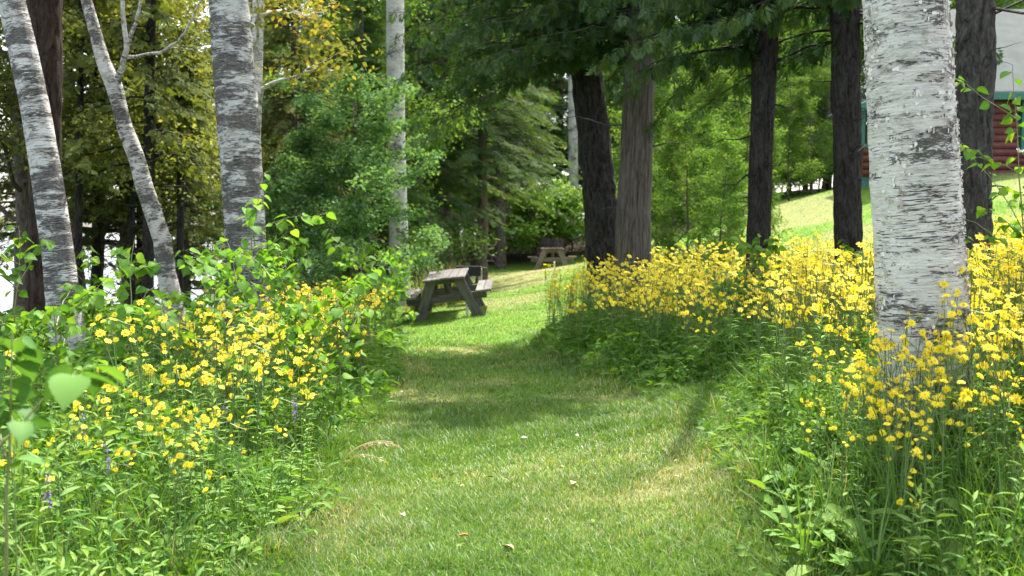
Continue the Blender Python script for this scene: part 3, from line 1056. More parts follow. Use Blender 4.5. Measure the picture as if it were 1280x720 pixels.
make_kind('spruce_a', 'bark_far', 'leaf_spruce', b_conifer(31, 12, 2.3, 3.0, 34, 6, .14, .42, SPRAY_SPRUCE, .17, (2.6, 14)))
make_kind('spruce_b', 'bark_far', 'leaf_spruce', b_conifer(32, 10, 1.2, 2.6, 32, 6, .13, .40, SPRAY_SPRUCE, .14, (1.6, 8)))
make_kind('spruce_c', 'bark_far', 'leaf_spruce', b_conifer(33, 13, 3.2, 2.8, 30, 6, .15, .42, SPRAY_SPRUCE, .18, (3.4, 22)))
make_kind('hemlock', 'bark_far', 'leaf_hemlock', b_conifer(34, 12, 2.0, 3.2, 30, 6, .15, .42, SPRAY_SPRUCE, .15, (3.0, 26), .45, .5))
make_kind('cedar_gold', 'bark_far', 'leaf_cedar_gold', b_conifer(35, 11, 2.1, 2.3, 42, 7, .065, .17, SPRAY_FAR, .15, (2.2, 14), .25, .5, .75))
make_kind('cedar_gold_b', 'bark_far', 'leaf_cedar_gold', b_conifer(36, 9, 1.8, 2.0, 38, 7, .065, .17, SPRAY_FAR, .13, (1.8, 10), .3, .6, .7))
make_kind('maple_a', 'bark_far', 'leaf_maple', b_decid(37, 10, 1.0, 3.0, 26, 28000, .09, .62))
make_kind('maple_b', 'bark_far', 'leaf_maple', b_decid(38, 8, .7, 2.4, 24, 24000, .085, .55))
make_kind('maple_c', 'bark_far', 'leaf_maple', b_decid(39, 12, 2.2, 3.2, 26, 28000, .09, .65))
make_kind('maple_d', 'bark_far', 'leaf_maple', b_decid(45, 8.5, .3, 2.6, 34, 34000, .085, .6, .1, .55))
make_kind('young_tree', 'twig', 'leaf_maple', b_decid(46, 5.2, .25, 1.25, 34, 11000, .08, .24, .045, .7))
make_kind('birch_young', 'birch_thin', 'leaf_maple', b_decid(40, 7, .9, 1.3, 24, 6500, .085, .36, .055, .8))
make_kind('yellow_a', 'bark_far', 'leaf_yellow', b_decid(41, 9, 1.7, 2.4, 34, 30000, .068, .42))
make_kind('yellow_b', 'bark_far', 'leaf_yellow', b_decid(42, 11, 2.6, 2.8, 36, 30000, .07, .45))
make_kind('shrub', 'twig', 'leaf_shrub', b_decid(43, 3.6, .2, 1.75, 46, 24000, .07, .20, .05, .8, LEAF_QUAD))
make_kind('bush', 'twig', 'leaf_bush', b_decid(44, 1.6, .1, 1.3, 26, 6500, .105, .36, .03, .8, LEAF_OVAL))


def wood_tree(key, name, x, y, s, label, cat='tree', group=None, rot=None, sz=None):
    tm, cm = KINDS[key]
    t = thing(name, label, cat, (x, y, gz(x, y)), rot if rot is not None else (x * 7.3 + y * 3.1) % 6.28, group, (s, s, s * (sz or 1)))
    link('trunk', tm, t)
    link('crown', cm, t)
    return t


def px_x(px, Y):
    return (px - 640) / F_PX * Y


# named background pieces that one can single out
wood_tree('shrub', 'round_shrub', px_x(444, 17.6), 17.6, 1.12, 'large rounded blue green shrub left of the pale birch trunk', 'shrub', rot=.4)
wood_tree('bush', 'leafy_bush', px_x(668, 38.5), 38.5, 1.5, 'bright broad leaved bush behind the far picnic table', 'bush')
wood_tree('bush', 'leafy_bush', px_x(716, 39), 39, 1.4, 'bright bush beside the black leaning trunk, right of the far picnic table', 'bush', rot=2)
wood_tree('bush', 'leafy_bush', px_x(630, 39.5), 39.5, 1.2, 'smaller bright bush at the wood edge left of the far picnic table', 'bush', rot=4)
wood_tree('young_tree', 'young_tree', px_x(838, 21), 21, 1.0, 'leafy young tree with bright leaves just right of the cedar pair', 'tree')
wood_tree('young_tree', 'young_tree', px_x(872, 24), 24, 1.05, 'leafy young tree midway between the cedar pair and slender trunk', 'tree', rot=1)
wood_tree('young_tree', 'young_tree', px_x(912, 22.5), 22.5, .8, 'shorter leafy young tree just left of the slender dark trunk', 'tree', rot=3)
wood_tree('young_tree', 'young_tree', px_x(822, 27), 27, 1.2, 'leafy young tree partly hidden by the right trunk of the cedar pair', 'tree', rot=4.4)
wood_tree('young_tree', 'young_tree', px_x(858, 18), 18, .62, 'low leafy young tree above the flowers, right of the cedar pair', 'tree', rot=2.2)
wood_tree('young_tree', 'young_tree', px_x(896, 17), 17, .5, 'smallest leafy young tree above the flowers, left of the slender trunk', 'tree', rot=.6)
wood_tree('young_tree', 'young_tree', px_x(928, 19), 19, .62, 'low leafy young tree peeping out behind the slender dark trunk', 'tree', rot=5.6)
wood_tree('young_tree', 'young_tree', px_x(985, 33), 33, .8, 'small leafy tree on the lawn right of the slender dark trunk', 'tree', rot=5.1)
trk = trunk_path([(715, 0, 9), (716, 150, 11), (717, 250, 12), (718, 300, 12)], 42.0, 14, .1)
wood = MB()
cr = deciduous_crown(47, trk, 8.5, 13.5, 2.4, 9, 5000, .11, wood, .7)
place_tree('birch_tree', 'distant pale birch trunk behind the bush left of the black leaning trunk', 'tree', trk, 'birch_pale', cr, 'leaf_maple', wood, 20)

for px, Y, s, lab in ((840, 40, 1.5, 'bright bush at the lawn edge right of the cedar pair'), (872, 38, 1.3, 'small bright bush at the lawn edge left of the slender dark trunk'), (905, 44, 1.6, 'bright bush at the lawn edge behind the slender dark trunk'), (975, 43, 1.5, 'bright bush on the lawn edge right of the slender dark trunk'),
                      (1020, 42, 1.5, 'bright bush on the lawn edge left of the lone dark cedar'), (1048, 41, 1.3, 'bright bush at the lawn edge just left of the cabin porch'), (800, 43, 1.5, 'bright bush at the lawn edge hidden behind the cedar pair')):
    wood_tree('bush', 'leafy_bush', px_x(px, Y), Y, s, lab, 'bush', rot=px * 1.7)
for px, Y, s, lab in ((996, 40, 1.3, 'low bright bush on the lawn edge just right of the small leafy tree'), (960, 53, 2.2, 'big bush deep under the maples beyond the right hand lawn'), (1025, 52, 2.2, 'big bush under the maples left of the cabin porch'), (895, 53, 2.2, 'big bush under the maples behind the slender dark trunk'), (840, 54, 2.2, 'big bush under the maples right of the cedar pair')):
    wood_tree('bush', 'leafy_bush', px_x(px, Y), Y, s, lab, 'bush', rot=px * 1.3)
FOREST = [
    ('spruce_b', 'spruce_tree', 498, 49, 1.4, 'low dense spruce at the back of the wood right of the pale birch foot'),
    ('spruce_b', 'spruce_tree', 535, 53, 1.5, 'low dense spruce at the back of the wood above the near table'),
    ('spruce_b', 'spruce_tree', 572, 48, 1.4, 'low dense spruce at the back of the wood above the black grill'),
    ('spruce_b', 'spruce_tree', 612, 52, 1.5, 'low dense spruce at the back of the wood left of the far table'),
    ('spruce_c', 'spruce_tree', 515, 36, 1.0, 'bare lower spruce trunk in the shade right of the pale birch'),
    ('spruce_c', 'spruce_tree', 566, 38, 1.1, 'bare lower spruce trunk in the deep shade just left of the grill'),
    ('spruce_c', 'spruce_tree', 626, 36, 1.1, 'bare lower spruce trunk at the left edge of the bright bush'),
    ('spruce_a', 'spruce_tree', 540, 37, 1.1, 'tall spruce between the pale birch and the black grill, in shade'),
    ('spruce_c', 'spruce_tree', 537, 29, .8, 'thin bare spruce trunk above the left end of the near table'),
    # key, name, px, Y, scale, label stem
    ('yellow_a', 'yellow_leaved_tree', 18, 13.5, .95, 'yellow green leafy tree behind the leftmost trunks'),
    ('yellow_b', 'yellow_leaved_tree', -90, 14.5, 1.0, 'yellow green tree at the left border of the wood'),
    ('yellow_a', 'yellow_leaved_tree', 120, 15.6, .95, 'yellow green tree behind the thin crooked birch'),
    ('cedar_gold', 'golden_cedar', 162, 16.2, .95, 'golden green cedar right of the thin crooked birch'),
    ('cedar_gold_b', 'golden_cedar', 232, 15.4, .55, 'golden cedar with low boughs left of the stout birch'),
    ('cedar_gold', 'golden_cedar', 288, 21, 1.05, 'tall golden cedar rising behind the stout birch'),
    ('cedar_gold_b', 'golden_cedar', 362, 20.5, 1.0, 'golden cedar between the stout birch and the round shrub'),
    ('cedar_gold', 'golden_cedar', 66, 16.4, 1.0, 'golden cedar over the lake shore behind the leaning mottled birch'),
    ('yellow_b', 'yellow_leaved_tree', 98, 14.8, .8, 'yellow green tree with high crown on the lake shore'),
    ('spruce_a', 'spruce_tree', 345, 27, .95, 'dark spruce behind the golden cedar and stout birch'),
    ('spruce_b', 'spruce_tree', 395, 35, 1.0, 'dark spruce above the round shrub'),
    ('maple_c', 'maple_tree', 375, 26, 1.0, 'green maple showing high above the round shrub'),
    ('maple_b', 'maple_tree', 445, 25, 1.15, 'pale green tree over the round shrub, left of the pale birch'),
    ('spruce_b', 'spruce_tree', 465, 23.5, .85, 'spruce half hidden by the pale birch trunk'),
    ('spruce_a', 'spruce_tree', 530, 27, .9, 'layered spruce right of the pale birch trunk'),
    ('spruce_c', 'spruce_tree', 560, 30, 1.0, 'tall spruce with bare lower trunk behind the near picnic table'),
    ('spruce_c', 'spruce_tree', 602, 28.5, 1.0, 'bare lower spruce trunk behind the black grill'),
    ('hemlock', 'hemlock_tree', 620, 40, 1.2, 'greyish hemlock under the hanging cedar sprays'),
    ('spruce_a', 'spruce_tree', 655, 47, 1.3, 'spruce behind the bright bush at the far picnic table'),
    ('hemlock', 'hemlock_tree', 695, 48, 1.25, 'hemlock towering behind the far picnic table'),
    ('spruce_b', 'spruce_tree', 745, 52, 1.3, 'spruce behind the black leaning trunk'),
    ('spruce_c', 'spruce_tree', 585, 42, 1.2, 'spruce deep in the dark wood behind the near table'),
    ('spruce_a', 'spruce_tree', 500, 35, 1.1, 'spruce deep in the wood behind the pale birch'),
    ('spruce_a', 'spruce_tree', 430, 37, 1.1, 'spruce deep in the wood behind the round shrub'),
    ('maple_a', 'maple_tree', 845, 47, 1.15, 'broad green maple right of the cedar pair'),
    ('maple_d', 'maple_tree', 880, 34, .8, 'bright green tree at the lawn edge between cedar pair and slender trunk'),
    ('maple_d', 'maple_tree', 925, 41, 1.0, 'green maple behind the slender dark trunk'),
    ('maple_d', 'maple_tree', 985, 45, 1.2, 'bright maple on the lawn edge right of the slender dark trunk'),
    ('maple_a', 'maple_tree', 1035, 43, 1.0, 'bright maple on the lawn edge left of the cabin'),
    ('maple_d', 'maple_tree', 1012, 38, .75, 'low bright tree in the middle of the lawn edge'),
    ('maple_d', 'maple_tree', 960, 50, 1.3, 'tall bright maple at the back of the lawn, right of the slender dark trunk'),
    ('maple_d', 'maple_tree', 1050, 48, 1.2, 'bright maple right behind the lone dark cedar trunk'),
    ('maple_c', 'maple_tree', 1090, 44, 1.2, 'green maple behind the cabin porch'),
    ('maple_a', 'maple_tree', 1190, 46, 1.3, 'tall green tree rising behind the cabin ridge'),
    ('maple_c', 'maple_tree', 1290, 44, 1.3, 'tall green tree behind the right end of the cabin'),
]
for key, name, px, Y, s, lab in FOREST:
    wood_tree(key, name, px_x(px, Y), Y, s, lab)
rb = np.random.default_rng(99)
BACK = []
for row, Y in enumerate((50, 58, 67)):
    for px in range(330, 1330, 62):
        BACK.append((['spruce_a', 'maple_c', 'spruce_c', 'maple_a', 'hemlock'][rb.integers(0, 5)] if px < 800 else ['maple_a', 'maple_c', 'maple_b', 'spruce_a'][rb.integers(0, 4)], px + rb.uniform(-24, 24), Y + rb.uniform(-3, 3), rb.uniform(1.15, 1.5)))
for key, px, Y, s in BACK:
    nm = {'s': 'spruce_tree', 'm': 'maple_tree', 'h': 'hemlock_tree'}[key[0]]
    kind = {'s': 'spruce', 'm': 'leafy green tree', 'h': 'greyish hemlock'}[key[0]]
    where = 'left of the pale birch' if px < 500 else 'in the dark wood beyond the picnic tables' if px < 770 else 'beyond the right hand lawn' if px < 1080 else 'beyond the cabin'
    wood_tree(key, nm, px_x(px, Y), Y, s, f'distant {kind} filling the wood {where}', group=f'distant {kind} trees {where}')
# slim dark trunks on the lake shore
for k, (px, Y, w, lab) in enumerate([(99, 13, 9, 'slim dark shore trunk nearest the leaning mottled birch'), (121, 15.5, 11, 'slim dark shore trunk against the lake, second from the left'), (166, 14.5, 7, 'thinnest shore trunk in front of the bright lake'), (186, 12.6, 14, 'dark shore trunk just left of the crooked birch foot'), (175, 17, 8, 'grey shore trunk in the middle of the lake gap'), (226, 14, 9, 'slim shore trunk between the crooked and the stout birch')]):
    trk = trunk_path([(px + 3, 0, w * .8), (px, 200, w), (px - 1, 380, w)], Y, 7.5 if px < 200 else 4.0, .06)
    wood = MB()
    cr = conifer_crown(60 + k, trk, 2.3, trk[0][-1, 2] - .1, 1.3 if px < 200 else .7, wood, 20, 5, .07, .17, SPRAY_FAR, .3, .5, .6, None, (2.2, 8))
    place_tree('cedar_tree', lab, 'tree', trk, 'bark_dark', cr, 'leaf_cedar_gold', wood, 14)
# trees outside the frame on the right that shade the cedar trunks
# ------------------------------------------------------------------ cabin
def build_cabin():
    Y0 = 27.0
    x0, x1 = px_x(1186, Y0), px_x(1186, Y0) + 9.0
    zb, ze = 2.5, 5.33
    t = thing('log_cabin', 'red log cabin with pale metal roof and teal trim on the hill', 'cabin', (x0, Y0, zb))

    def L(p):
        return np.array(p, float) - np.array([x0, Y0, zb])

    def logs(mb, a, b, z_lo, z_hi, d=.19):
        n = int(round((z_hi - z_lo) / d))
        for k in range(n):
            z = z_lo + (k + .5) * (z_hi - z_lo) / n
            th = np.linspace(0, 2 * np.pi, 13)
            tube(mb, np.array([L((*a, z)), L((*b, z))]), (z_hi - z_lo) / n * .52, 10, tint=.5, cap=True)
    wx0, wx1, wz0, wz1 = px_x(1269, Y0), px_x(1269, Y0) + 1.25, 3.6, 5.13
    mb = MB()
    logs(mb, (x0, Y0), (wx0 - .07, Y0), zb + .35, ze)
    logs(mb, (wx1 + .07, Y0), (x1, Y0), zb + .35, ze)
    logs(mb, (wx0 - .07, Y0), (wx1 + .07, Y0), zb + .35, wz0 - .06)
    logs(mb, (x0, Y0 + .1), (x0, Y0 + 6.4), zb + .35, ze)
    logs(mb, (x1, Y0 + .1), (x1, Y0 + 6.4), zb + .35, ze)
    link('wall', mb.mesh('wall', M['log_red']), t)
    mb = MB()
    box(mb, (x1 - x0 - .1, 6.2, .9), L(((x0 + x1) / 2, Y0 + 3.2, zb - .1)))
    link('foundation', mb.mesh('foundation', M['skirt_green'], False), t)
    # gable ends, roof
    zr = 7.95
    mb = MB()
    for xx in (x0, x1 - .1):
        V = [L((xx + dx, yy, zz)) for dx in (0, .1) for yy, zz in ((Y0 - .02, ze), (Y0 + 6.5, ze), (Y0 + 3.25, zr - .15))]
        mb.add(V, [(0, 1, 2), (3, 5, 4)])
        mb.add(V, [(0, 3, 4, 1), (1, 4, 5, 2), (2, 5, 3, 0)])
    link('gable', mb.mesh('gable', M['log_red'], False), t)
    mb = MB()
    ov = .45
    for s in (-1, 1):
        ye, yr = Y0 + 3.25 + s * (3.25 + ov), Y0 + 3.25
        zz_e = ze - ov * (zr - ze) / 3.25 + .12
        a, b = np.array([x0 - .35, ye, zz_e]), np.array([x0 - .35, yr, zr + .12])
        slope = norm((b - a)[None])[0]
        nrm = np.array([0, -slope[2] * (1 if slope[1] > 0 else -1), abs(slope[1])])
        wid, ln = x1 - x0 + .7, np.linalg.norm(b - a)
        rot = np.stack([[1, 0, 0], slope, nrm], -1)
        box(mb, (wid, ln, .05), L((a + b) / 2 + np.array([wid / 2, 0, 0])), rot, .004)
    link('roof', mb.mesh('roof', M['metal_roof'], False), t)
    mb = MB()
    box(mb, (x1 - x0 + .76, .04, .2), L(((x0 + x1) / 2, Y0 - ov - .03, ze - ov * (zr - ze) / 3.25 + .02)))
    link('fascia', mb.mesh('fascia', M['trim_green'], False), t)
    mb = MB()
    a, b = np.array([x0 - .38, Y0 - ov, ze - ov * .83 + .03]), np.array([x0 - .38, Y0 + 3.25, zr + .05])
    slope = norm((b - a)[None])[0]
    box(mb, (.04, np.linalg.norm(b - a), .2), L((a + b) / 2), np.stack([[1, 0, 0], slope, [0, -slope[2], slope[1]]], -1))
    link('rake_board', mb.mesh('rake_board', M['trim_green'], False), t)
    # window
    mb = MB()
    fw = .11
    cx, cz = (wx0 + wx1) / 2, (wz0 + wz1) / 2
    for dx in (-1, 0, 1):
        box(mb, (fw if dx else .05, .12, wz1 - wz0), L((cx + dx * (wx1 - wx0 - fw) / 2, Y0 - .09, cz)))
    for dz in (-1, 1):
        box(mb, (wx1 - wx0 - fw * 2 - .004, .12, fw), L((cx, Y0 - .088, cz + dz * (wz1 - wz0 - fw) / 2)))
    win = link('window', mb.mesh('window', M['trim_green'], False), t)
    mb = MB()
    box(mb, (wx1 - wx0 - .04, .02, wz1 - wz0 - .04), L((cx, Y0 - .04, cz)))
    link('pane', mb.mesh('pane', M['glass'], False), win)
    # screened porch to the left with a roof falling to the left
    pY = 27.6
    pa, pb = px_x(1075, pY), x0 - .25
    zpb = 2.45
    mb = MB()
    logs(mb, (pa, pY), (pb, pY), zpb + .45, zpb + 1.25)
    logs(mb, (pa, pY + .1), (pa, pY + .9), zpb + .45, zpb + 1.25)
    link('porch_wall', mb.mesh('porch_wall', M['log_brown']), t)
    mb = MB()
    box(mb, (pb - pa, .9, .9), L(((pa + pb) / 2, pY + .5, zpb)))
    link('porch_skirting', mb.mesh('porch_skirting', M['skirt_green'], False), t)
    mb = MB()
    for xx in np.linspace(pa, pb, 4):
        box(mb, (.1, .1, 1.35), L((xx, pY - .01, zpb + 1.9)))
    box(mb, (pb - pa + .1, .14, .12), L(((pa + pb) / 2, pY - .012, zpb + 1.30)))
    link('porch_post', mb.mesh('porch_post', M['trim_green'], False), t)
    mb = MB()
    box(mb, (pb - pa, .02, 1.5), L(((pa + pb) / 2, pY + .08, zpb + 2.0)))
    box(mb, (.02, .8, 1.3), L((pa + .05, pY + .5, zpb + 1.9)))
    link('porch_screen', mb.mesh('porch_screen', M['dark_interior'], False), t)
    mb = MB()
    a, b = np.array([px_x(1053, pY), pY, 4.62]), np.array([pb + .1, pY, 5.75])
    sl = norm((b - a)[None])[0]
    rot = np.stack([sl, [0, 1, 0], [-sl[2], 0, sl[0]]], -1)
    box(mb, (np.linalg.norm(b - a), 2.0, .06), L((a + b) / 2 + np.array([0, .5, .1])), rot)
    link('porch_roof', mb.mesh('porch_roof', M['metal_roof'], False), t)
    mb = MB()
    box(mb, (np.linalg.norm(b - a), .05, .2), L((a + b) / 2 + np.array([0, -.53, .02])), rot)
    link('porch_fascia', mb.mesh('porch_fascia', M['trim_green'], False), t)
    mb = MB()
    box(mb, (.07, .05, .55), L((px_x(1082, pY), pY - .03, zpb + 1.62)))
    link('porch_chair_back', mb.mesh('porch_chair_back', plain_mat('pale_wood', (.55, .42, .28)), False), t)


build_cabin()

# ------------------------------------------------------------------ picnic tables, grill, crate, stakes
def make_table(x, y, yaw, label, wm='wood'):
    e = .9
    n = norm(np.array([[-(gz(x + e, y) - gz(x - e, y)) / (2 * e), -(gz(x, y + e) - gz(x, y - e)) / (2 * e), 1.0]]))[0]
    t = thing('picnic_table', label, 'picnic table', (x, y, gz(x, y)))
    ax = np.array([math.cos(yaw), math.sin(yaw), 0])
    ax = norm((ax - n * ax.dot(n))[None])[0]
    ay = np.cross(n, ax)
    import mathutils
    t.rotation_euler = mathutils.Matrix(np.stack([ax, ay, n], -1).tolist()).to_euler()
    r = np.random.default_rng(int(x * 100 + 500))
    # local x: across the table, local y: its length
    mb = MB()
    for k in range(5):
        box(mb, (.148, 1.83, .04), ((k - 2) * .155, r.normal(0, .006), .745 + r.normal(0, .002)), None, .006, r.uniform(.2, .9))
    link('tabletop', mb.mesh('tabletop', M[wm], False), t)
    for s in (-1, 1):
        mb = MB()
        for k in (0, 1):
            box(mb, (.14, 1.83, .04), (s * (.62 + k * .148), r.normal(0, .006), .46), None, .006, r.uniform(.2, .9))
        link('seat', mb.mesh('seat', M[wm], False), t)
    for e_ in (-1, 1):
        yy = e_ * .68
        for s in (-1, 1):
            mb = MB()
            a = math.atan2(.30, .74)
            box(mb, (.18, .045, .84), (s * .40, yy, .345), rotm('y', -s * a), .006, r.uniform(.1, .6))
            link('leg', mb.mesh('leg', M[wm], False), t)
        mb = MB()
        box(mb, (1.48, .042, .14), (0, yy - e_ * .045, .37), None, .006, r.uniform(.1, .5))
        link('seat_support', mb.mesh('seat_support', M[wm], False), t)
        mb = MB()
        box(mb, (.72, .042, .09), (0, yy - e_ * .045, .68), None, .006, r.uniform(.1, .5))
        link('top_cleat', mb.mesh('top_cleat', M[wm], False), t)
        mb = MB()
        box(mb, (.09, .66, .042), (0, yy - e_ * .33, .53), rotm('x', e_ * .55), .006, r.uniform(.1, .5))
        link('brace', mb.mesh('brace', M[wm], False), t)
    return t


T1 = (px_x(564, 18.7), 18.7)
T2 = (px_x(691, 34.5), 34.5)
make_table(*T1, R(0), 'weathered grey picnic table on the near lawn beside the left flower bank')
t2 = make_table(*T2, R(-4), 'small looking far picnic table with a dark slatted crate on top', 'wood_lit')


def make_grill():
    x, y = px_x(586, 20.2), 20.2
    z = gz(x, y) - .13
    t = thing('charcoal_grill', 'black box grill on a post behind the near picnic table', 'grill', (x, y, z))
    mb = MB()
    for s in (-1, 1):
        box(mb, (.5, .012, .2), (0, s * .19, .80))
        box(mb, (.012, .366, .2), (s * .244, 0, .80))
    box(mb, (.476, .366, .012), (0, 0, .706))
    link('firebox', mb.mesh('firebox', M['iron'], False), t)
    mb = MB()
    for k in range(13):
        tube(mb, [(-.23 + k * .038, -.18, .89), (-.23 + k * .038, .18, .89)], .006, 6)
    link('grate', mb.mesh('grate', M['iron']), t)
    mb = MB()
    tube(mb, [(0, 0, 0), (0, 0, .70)], .035, 12)
    link('post', mb.mesh('post', M['iron']), t)
    mb = MB()
    tube(mb, [(.25, -.1, .87), (.36, -.1, .87), (.36, .1, .87), (.25, .1, .87)], .009, 6)
    link('handle', mb.mesh('handle', M['iron']), t)
    mb = MB()
    box(mb, (.09, .09, .75), (0, 0, .32))
    o = link('white_post', mb.mesh('white_post', plain_mat('weathered_pale_post', (.45, .42, .38)), False), None, (px_x(600, 20.4), 20.4, gz(px_x(600, 20.4), 20.4)))
    tag(o, 'short pale grey post right beside the black grill', 'post')


make_grill()


def make_crate():
    import mathutils
    M2 = t2.rotation_euler.to_matrix()
    base = np.array(t2.location) + np.array(M2 @ mathutils.Vector((-.02, -.1, .766)))
    t = thing('slatted_crate', 'dark slatted wooden crate standing on the far picnic table', 'crate', base)
    t.rotation_euler = t2.rotation_euler
    mb = MB()
    for s in (-1, 1):
        for k in range(7):
            box(mb, (.085, .018, .33), (-.33 + k * .11, s * .24, .175), None, .003, (k * .37) % 1)
        for k in range(4):
            box(mb, (.018, .085, .33), (s * .38, -.165 + k * .11, .175), None, .003, (k * .53) % 1)
    link('slat_side', mb.mesh('slat_side', M['crate_wood'], False), t)
    mb = MB()
    for z in (.05, .30):
        for s in (-1, 1):
            box(mb, (.76, .02, .04), (0, s * .22, z))
            box(mb, (.02, .40, .04), (s * .358, 0, z))
    link('rail', mb.mesh('rail', M['crate_wood'], False), t)
    mb = MB()
    box(mb, (.70, .42, .015), (0, 0, .012))
    link('base_board', mb.mesh('base_board', M['crate_wood'], False), t)


make_crate()
for px, Y, h, lab in ((693, 33.2, .24, 'little white stake in the grass before the far picnic table'), (584, 18.1, .28, 'little white stake in the grass under the near picnic table')):
    mb = MB()
    box(mb, (.045, .045, h), (0, 0, h / 2 - .02))
    tube(mb, [(0, 0, h - .02), (0, 0, h + .012), (0, 0, h + .03)], [.03, .03, .004], 8)
    tag(link('white_stake', mb.mesh('white_stake', M['white_paint'], False), None, (px_x(px, Y), Y, gz(px_x(px, Y), Y))), lab, 'stake')
# dark post in the left bank
mb = MB()
tube(mb, np.array([(0, 0, -.1), (0, 0, .62), (0, 0, .64)]), [.022, .022, .01], 10, cap=True)
xx, yy = px_x(195, 8.4), 8.4
tag(link('garden_stake', mb.mesh('garden_stake', M['trim_green']), None, (xx, yy, gz(xx, yy))), 'dark green stake among the flowers under the crooked birch', 'stake')
# pale rock by the left shrub
mb = MB()
th, ph = np.meshgrid(np.linspace(0, 2 * np.pi, 25), np.linspace(0, np.pi, 13))
D = np.stack([np.sin(ph) * np.cos(th), np.sin(ph) * np.sin(th), np.cos(ph)], -1)
D = D * (1 + .5 * (noise3(D[..., 0] * 2, D[..., 1] * 2, D[..., 2] * 2, 4) - .5))[..., None] * np.array([.22, .17, .16])
i = np.arange(12)[:, None] * 25 + np.arange(24)[None]
mb.add(D.reshape(-1, 3), np.stack([i, i + 25, i + 26, i + 1], -1).reshape(-1, 4))
xx, yy = px_x(432, 13), 13.0
tag(link('rock', mb.mesh('rock', M['rock']), None, (xx, yy, gz(xx, yy) + .12), 0, (1.2, 1.2, 2.4)), 'pale grey rock showing between the leaves below the round shrub', 'rock')

# ------------------------------------------------------------------ lawn grass (uncountable)
def blades(mb, r, x, y, z, h, w, tint, lean=.5):
    n = len(x)
    az = r.uniform(0, 2 * np.pi, n)
    d = np.stack([np.cos(az), np.sin(az)], -1)
    side = np.stack([-d[:, 1], d[:, 0]], -1)
    ln = lean * r.uniform(.2, 1.4, n)
    V = np.empty((n, 5, 3))
    for k, (t, ww) in enumerate(((0, 1), (0, -1), (.55, -.8), (.55, .8), (1, 0))):
        off = d * (ln * h * t ** 1.8)[:, None] + side * (w * .5 * ww)[:, None]
        V[:, k, 0] = x + off[:, 0]
        V[:, k, 1] = y + off[:, 1]
        V[:, k, 2] = z + h * t * np.sqrt(np.clip(1 - (ln * t * .6) ** 2, .2, 1))
    base = (np.arange(n) * 5)[:, None]
    n0 = mb.n
    mb.add(V.reshape(-1, 3), base + np.array([[0, 1, 2, 3]]), np.repeat(tint, 5))
    mb.f3.append(base + np.array([[3, 2, 4]]) + n0)
    mb.m3.append(np.zeros(n, int))


def on_lawn(x, y):
    return (~in_right_bank(x, y) & ~in_left_bank(x, y)) | ((x < path_right(y) + .35) & (x > path_left(y) - .35) & (y < 14))


def build_lawn_grass():
    r = np.random.default_rng(1)
    mb = MB()
    for y0, y1, n, hh, ww in ((3.3, 5.2, 120000, .034, .0032), (5.2, 8, 110000, .036, .0048), (8, 13, 120000, .036, .007), (13, 22, 150000, .032, .009), (22, 40, 120000, .03, .014)):
        y = np.sqrt(r.uniform(y0 ** 2, y1 ** 2, n))
        half = .56 * y + .3
        x = r.uniform(-1, 1, n) * np.minimum(half, 1.6 if y1 < 9 else 99)
        keep = on_lawn(x, y) & ((x > -7) | (y < 3))
        keep &= ~((x < -1.6) & (y > 24.5)) & ~((y > 37.5) & (x < 3))
        x, y = x[keep], y[keep]
        dry = np.where(y < 13, dry_amount(x, y), .45 * sstep(.45, .7, fbm(x * .5, y * .35, 0, 77)) + .7 * np.exp(-((x - 1.6) / 1.2) ** 2 - ((y - 30) / 2.6) ** 2))
        keep = r.uniform(size=len(x)) > dry * .45
        x, y, dry = x[keep], y[keep], dry[keep]
        cl = fbm(x * 5, y * 5, 0, 3)
        t = np.clip(.25 + .5 * (fbm(x * 1.6, y * 1.6, 0, 8) - .3) + r.normal(0, .13, len(x)), 0, .7)
        brown = r.uniform(size=len(x)) < dry * .56 + .03
        t = np.where(brown, r.uniform(.78, 1, len(x)), t)
        edge = np.exp(-np.minimum(np.abs(x - path_right(y)), np.abs(x - path_left(y))) / .22) * (y < 15) * (.4 + 1.3 * fbm(x * 3, y * 3, 0, 17))
        h = hh * r.uniform(.5, 1.5, len(x)) * (.55 + .9 * cl) * (1 - .45 * dry) * (1 + 2.6 * edge)
        blades(mb, r, x, y, ground_z(x, y) - .004, h, ww * r.uniform(.7, 1.3, len(x)), t, .9)
    tag(link('lawn_grass', mb.mesh('lawn_grass', M['grass'])), 'short mown green and straw coloured grass on the path and lawn', 'grass', kind='stuff')


build_lawn_grass()


def build_low_clover():
    """Small flat weeds in the mown path."""
    r = np.random.default_rng(6)
    mb = MB()
    n = 9000
    y = np.sqrt(r.uniform(3.4 ** 2, 12 ** 2, n))
    x = r.uniform(-1.4, 1.4, n)
    k = on_lawn(x, y) & (fbm(x * 2.5, y * 2.5, 0, 44) > .53)
    x, y = x[k], y[k]
    n = len(x)
    pos = np.stack([x, y, ground_z(x, y) + r.uniform(.008, .03, n)], -1)
    mb.scatter(LEAF_OVAL, pos, leaf_frames(r, n, .1, 1.6, .4), r.uniform(.012, .032, n) * (1 + .05 * y), r.uniform(.1, .8, n))
    tag(link('lawn_weeds', mb.mesh('lawn_weeds', M['leaf_broad'])), 'small flat clover and plantain leaves in the mown path', 'weeds', kind='stuff')


build_low_clover()

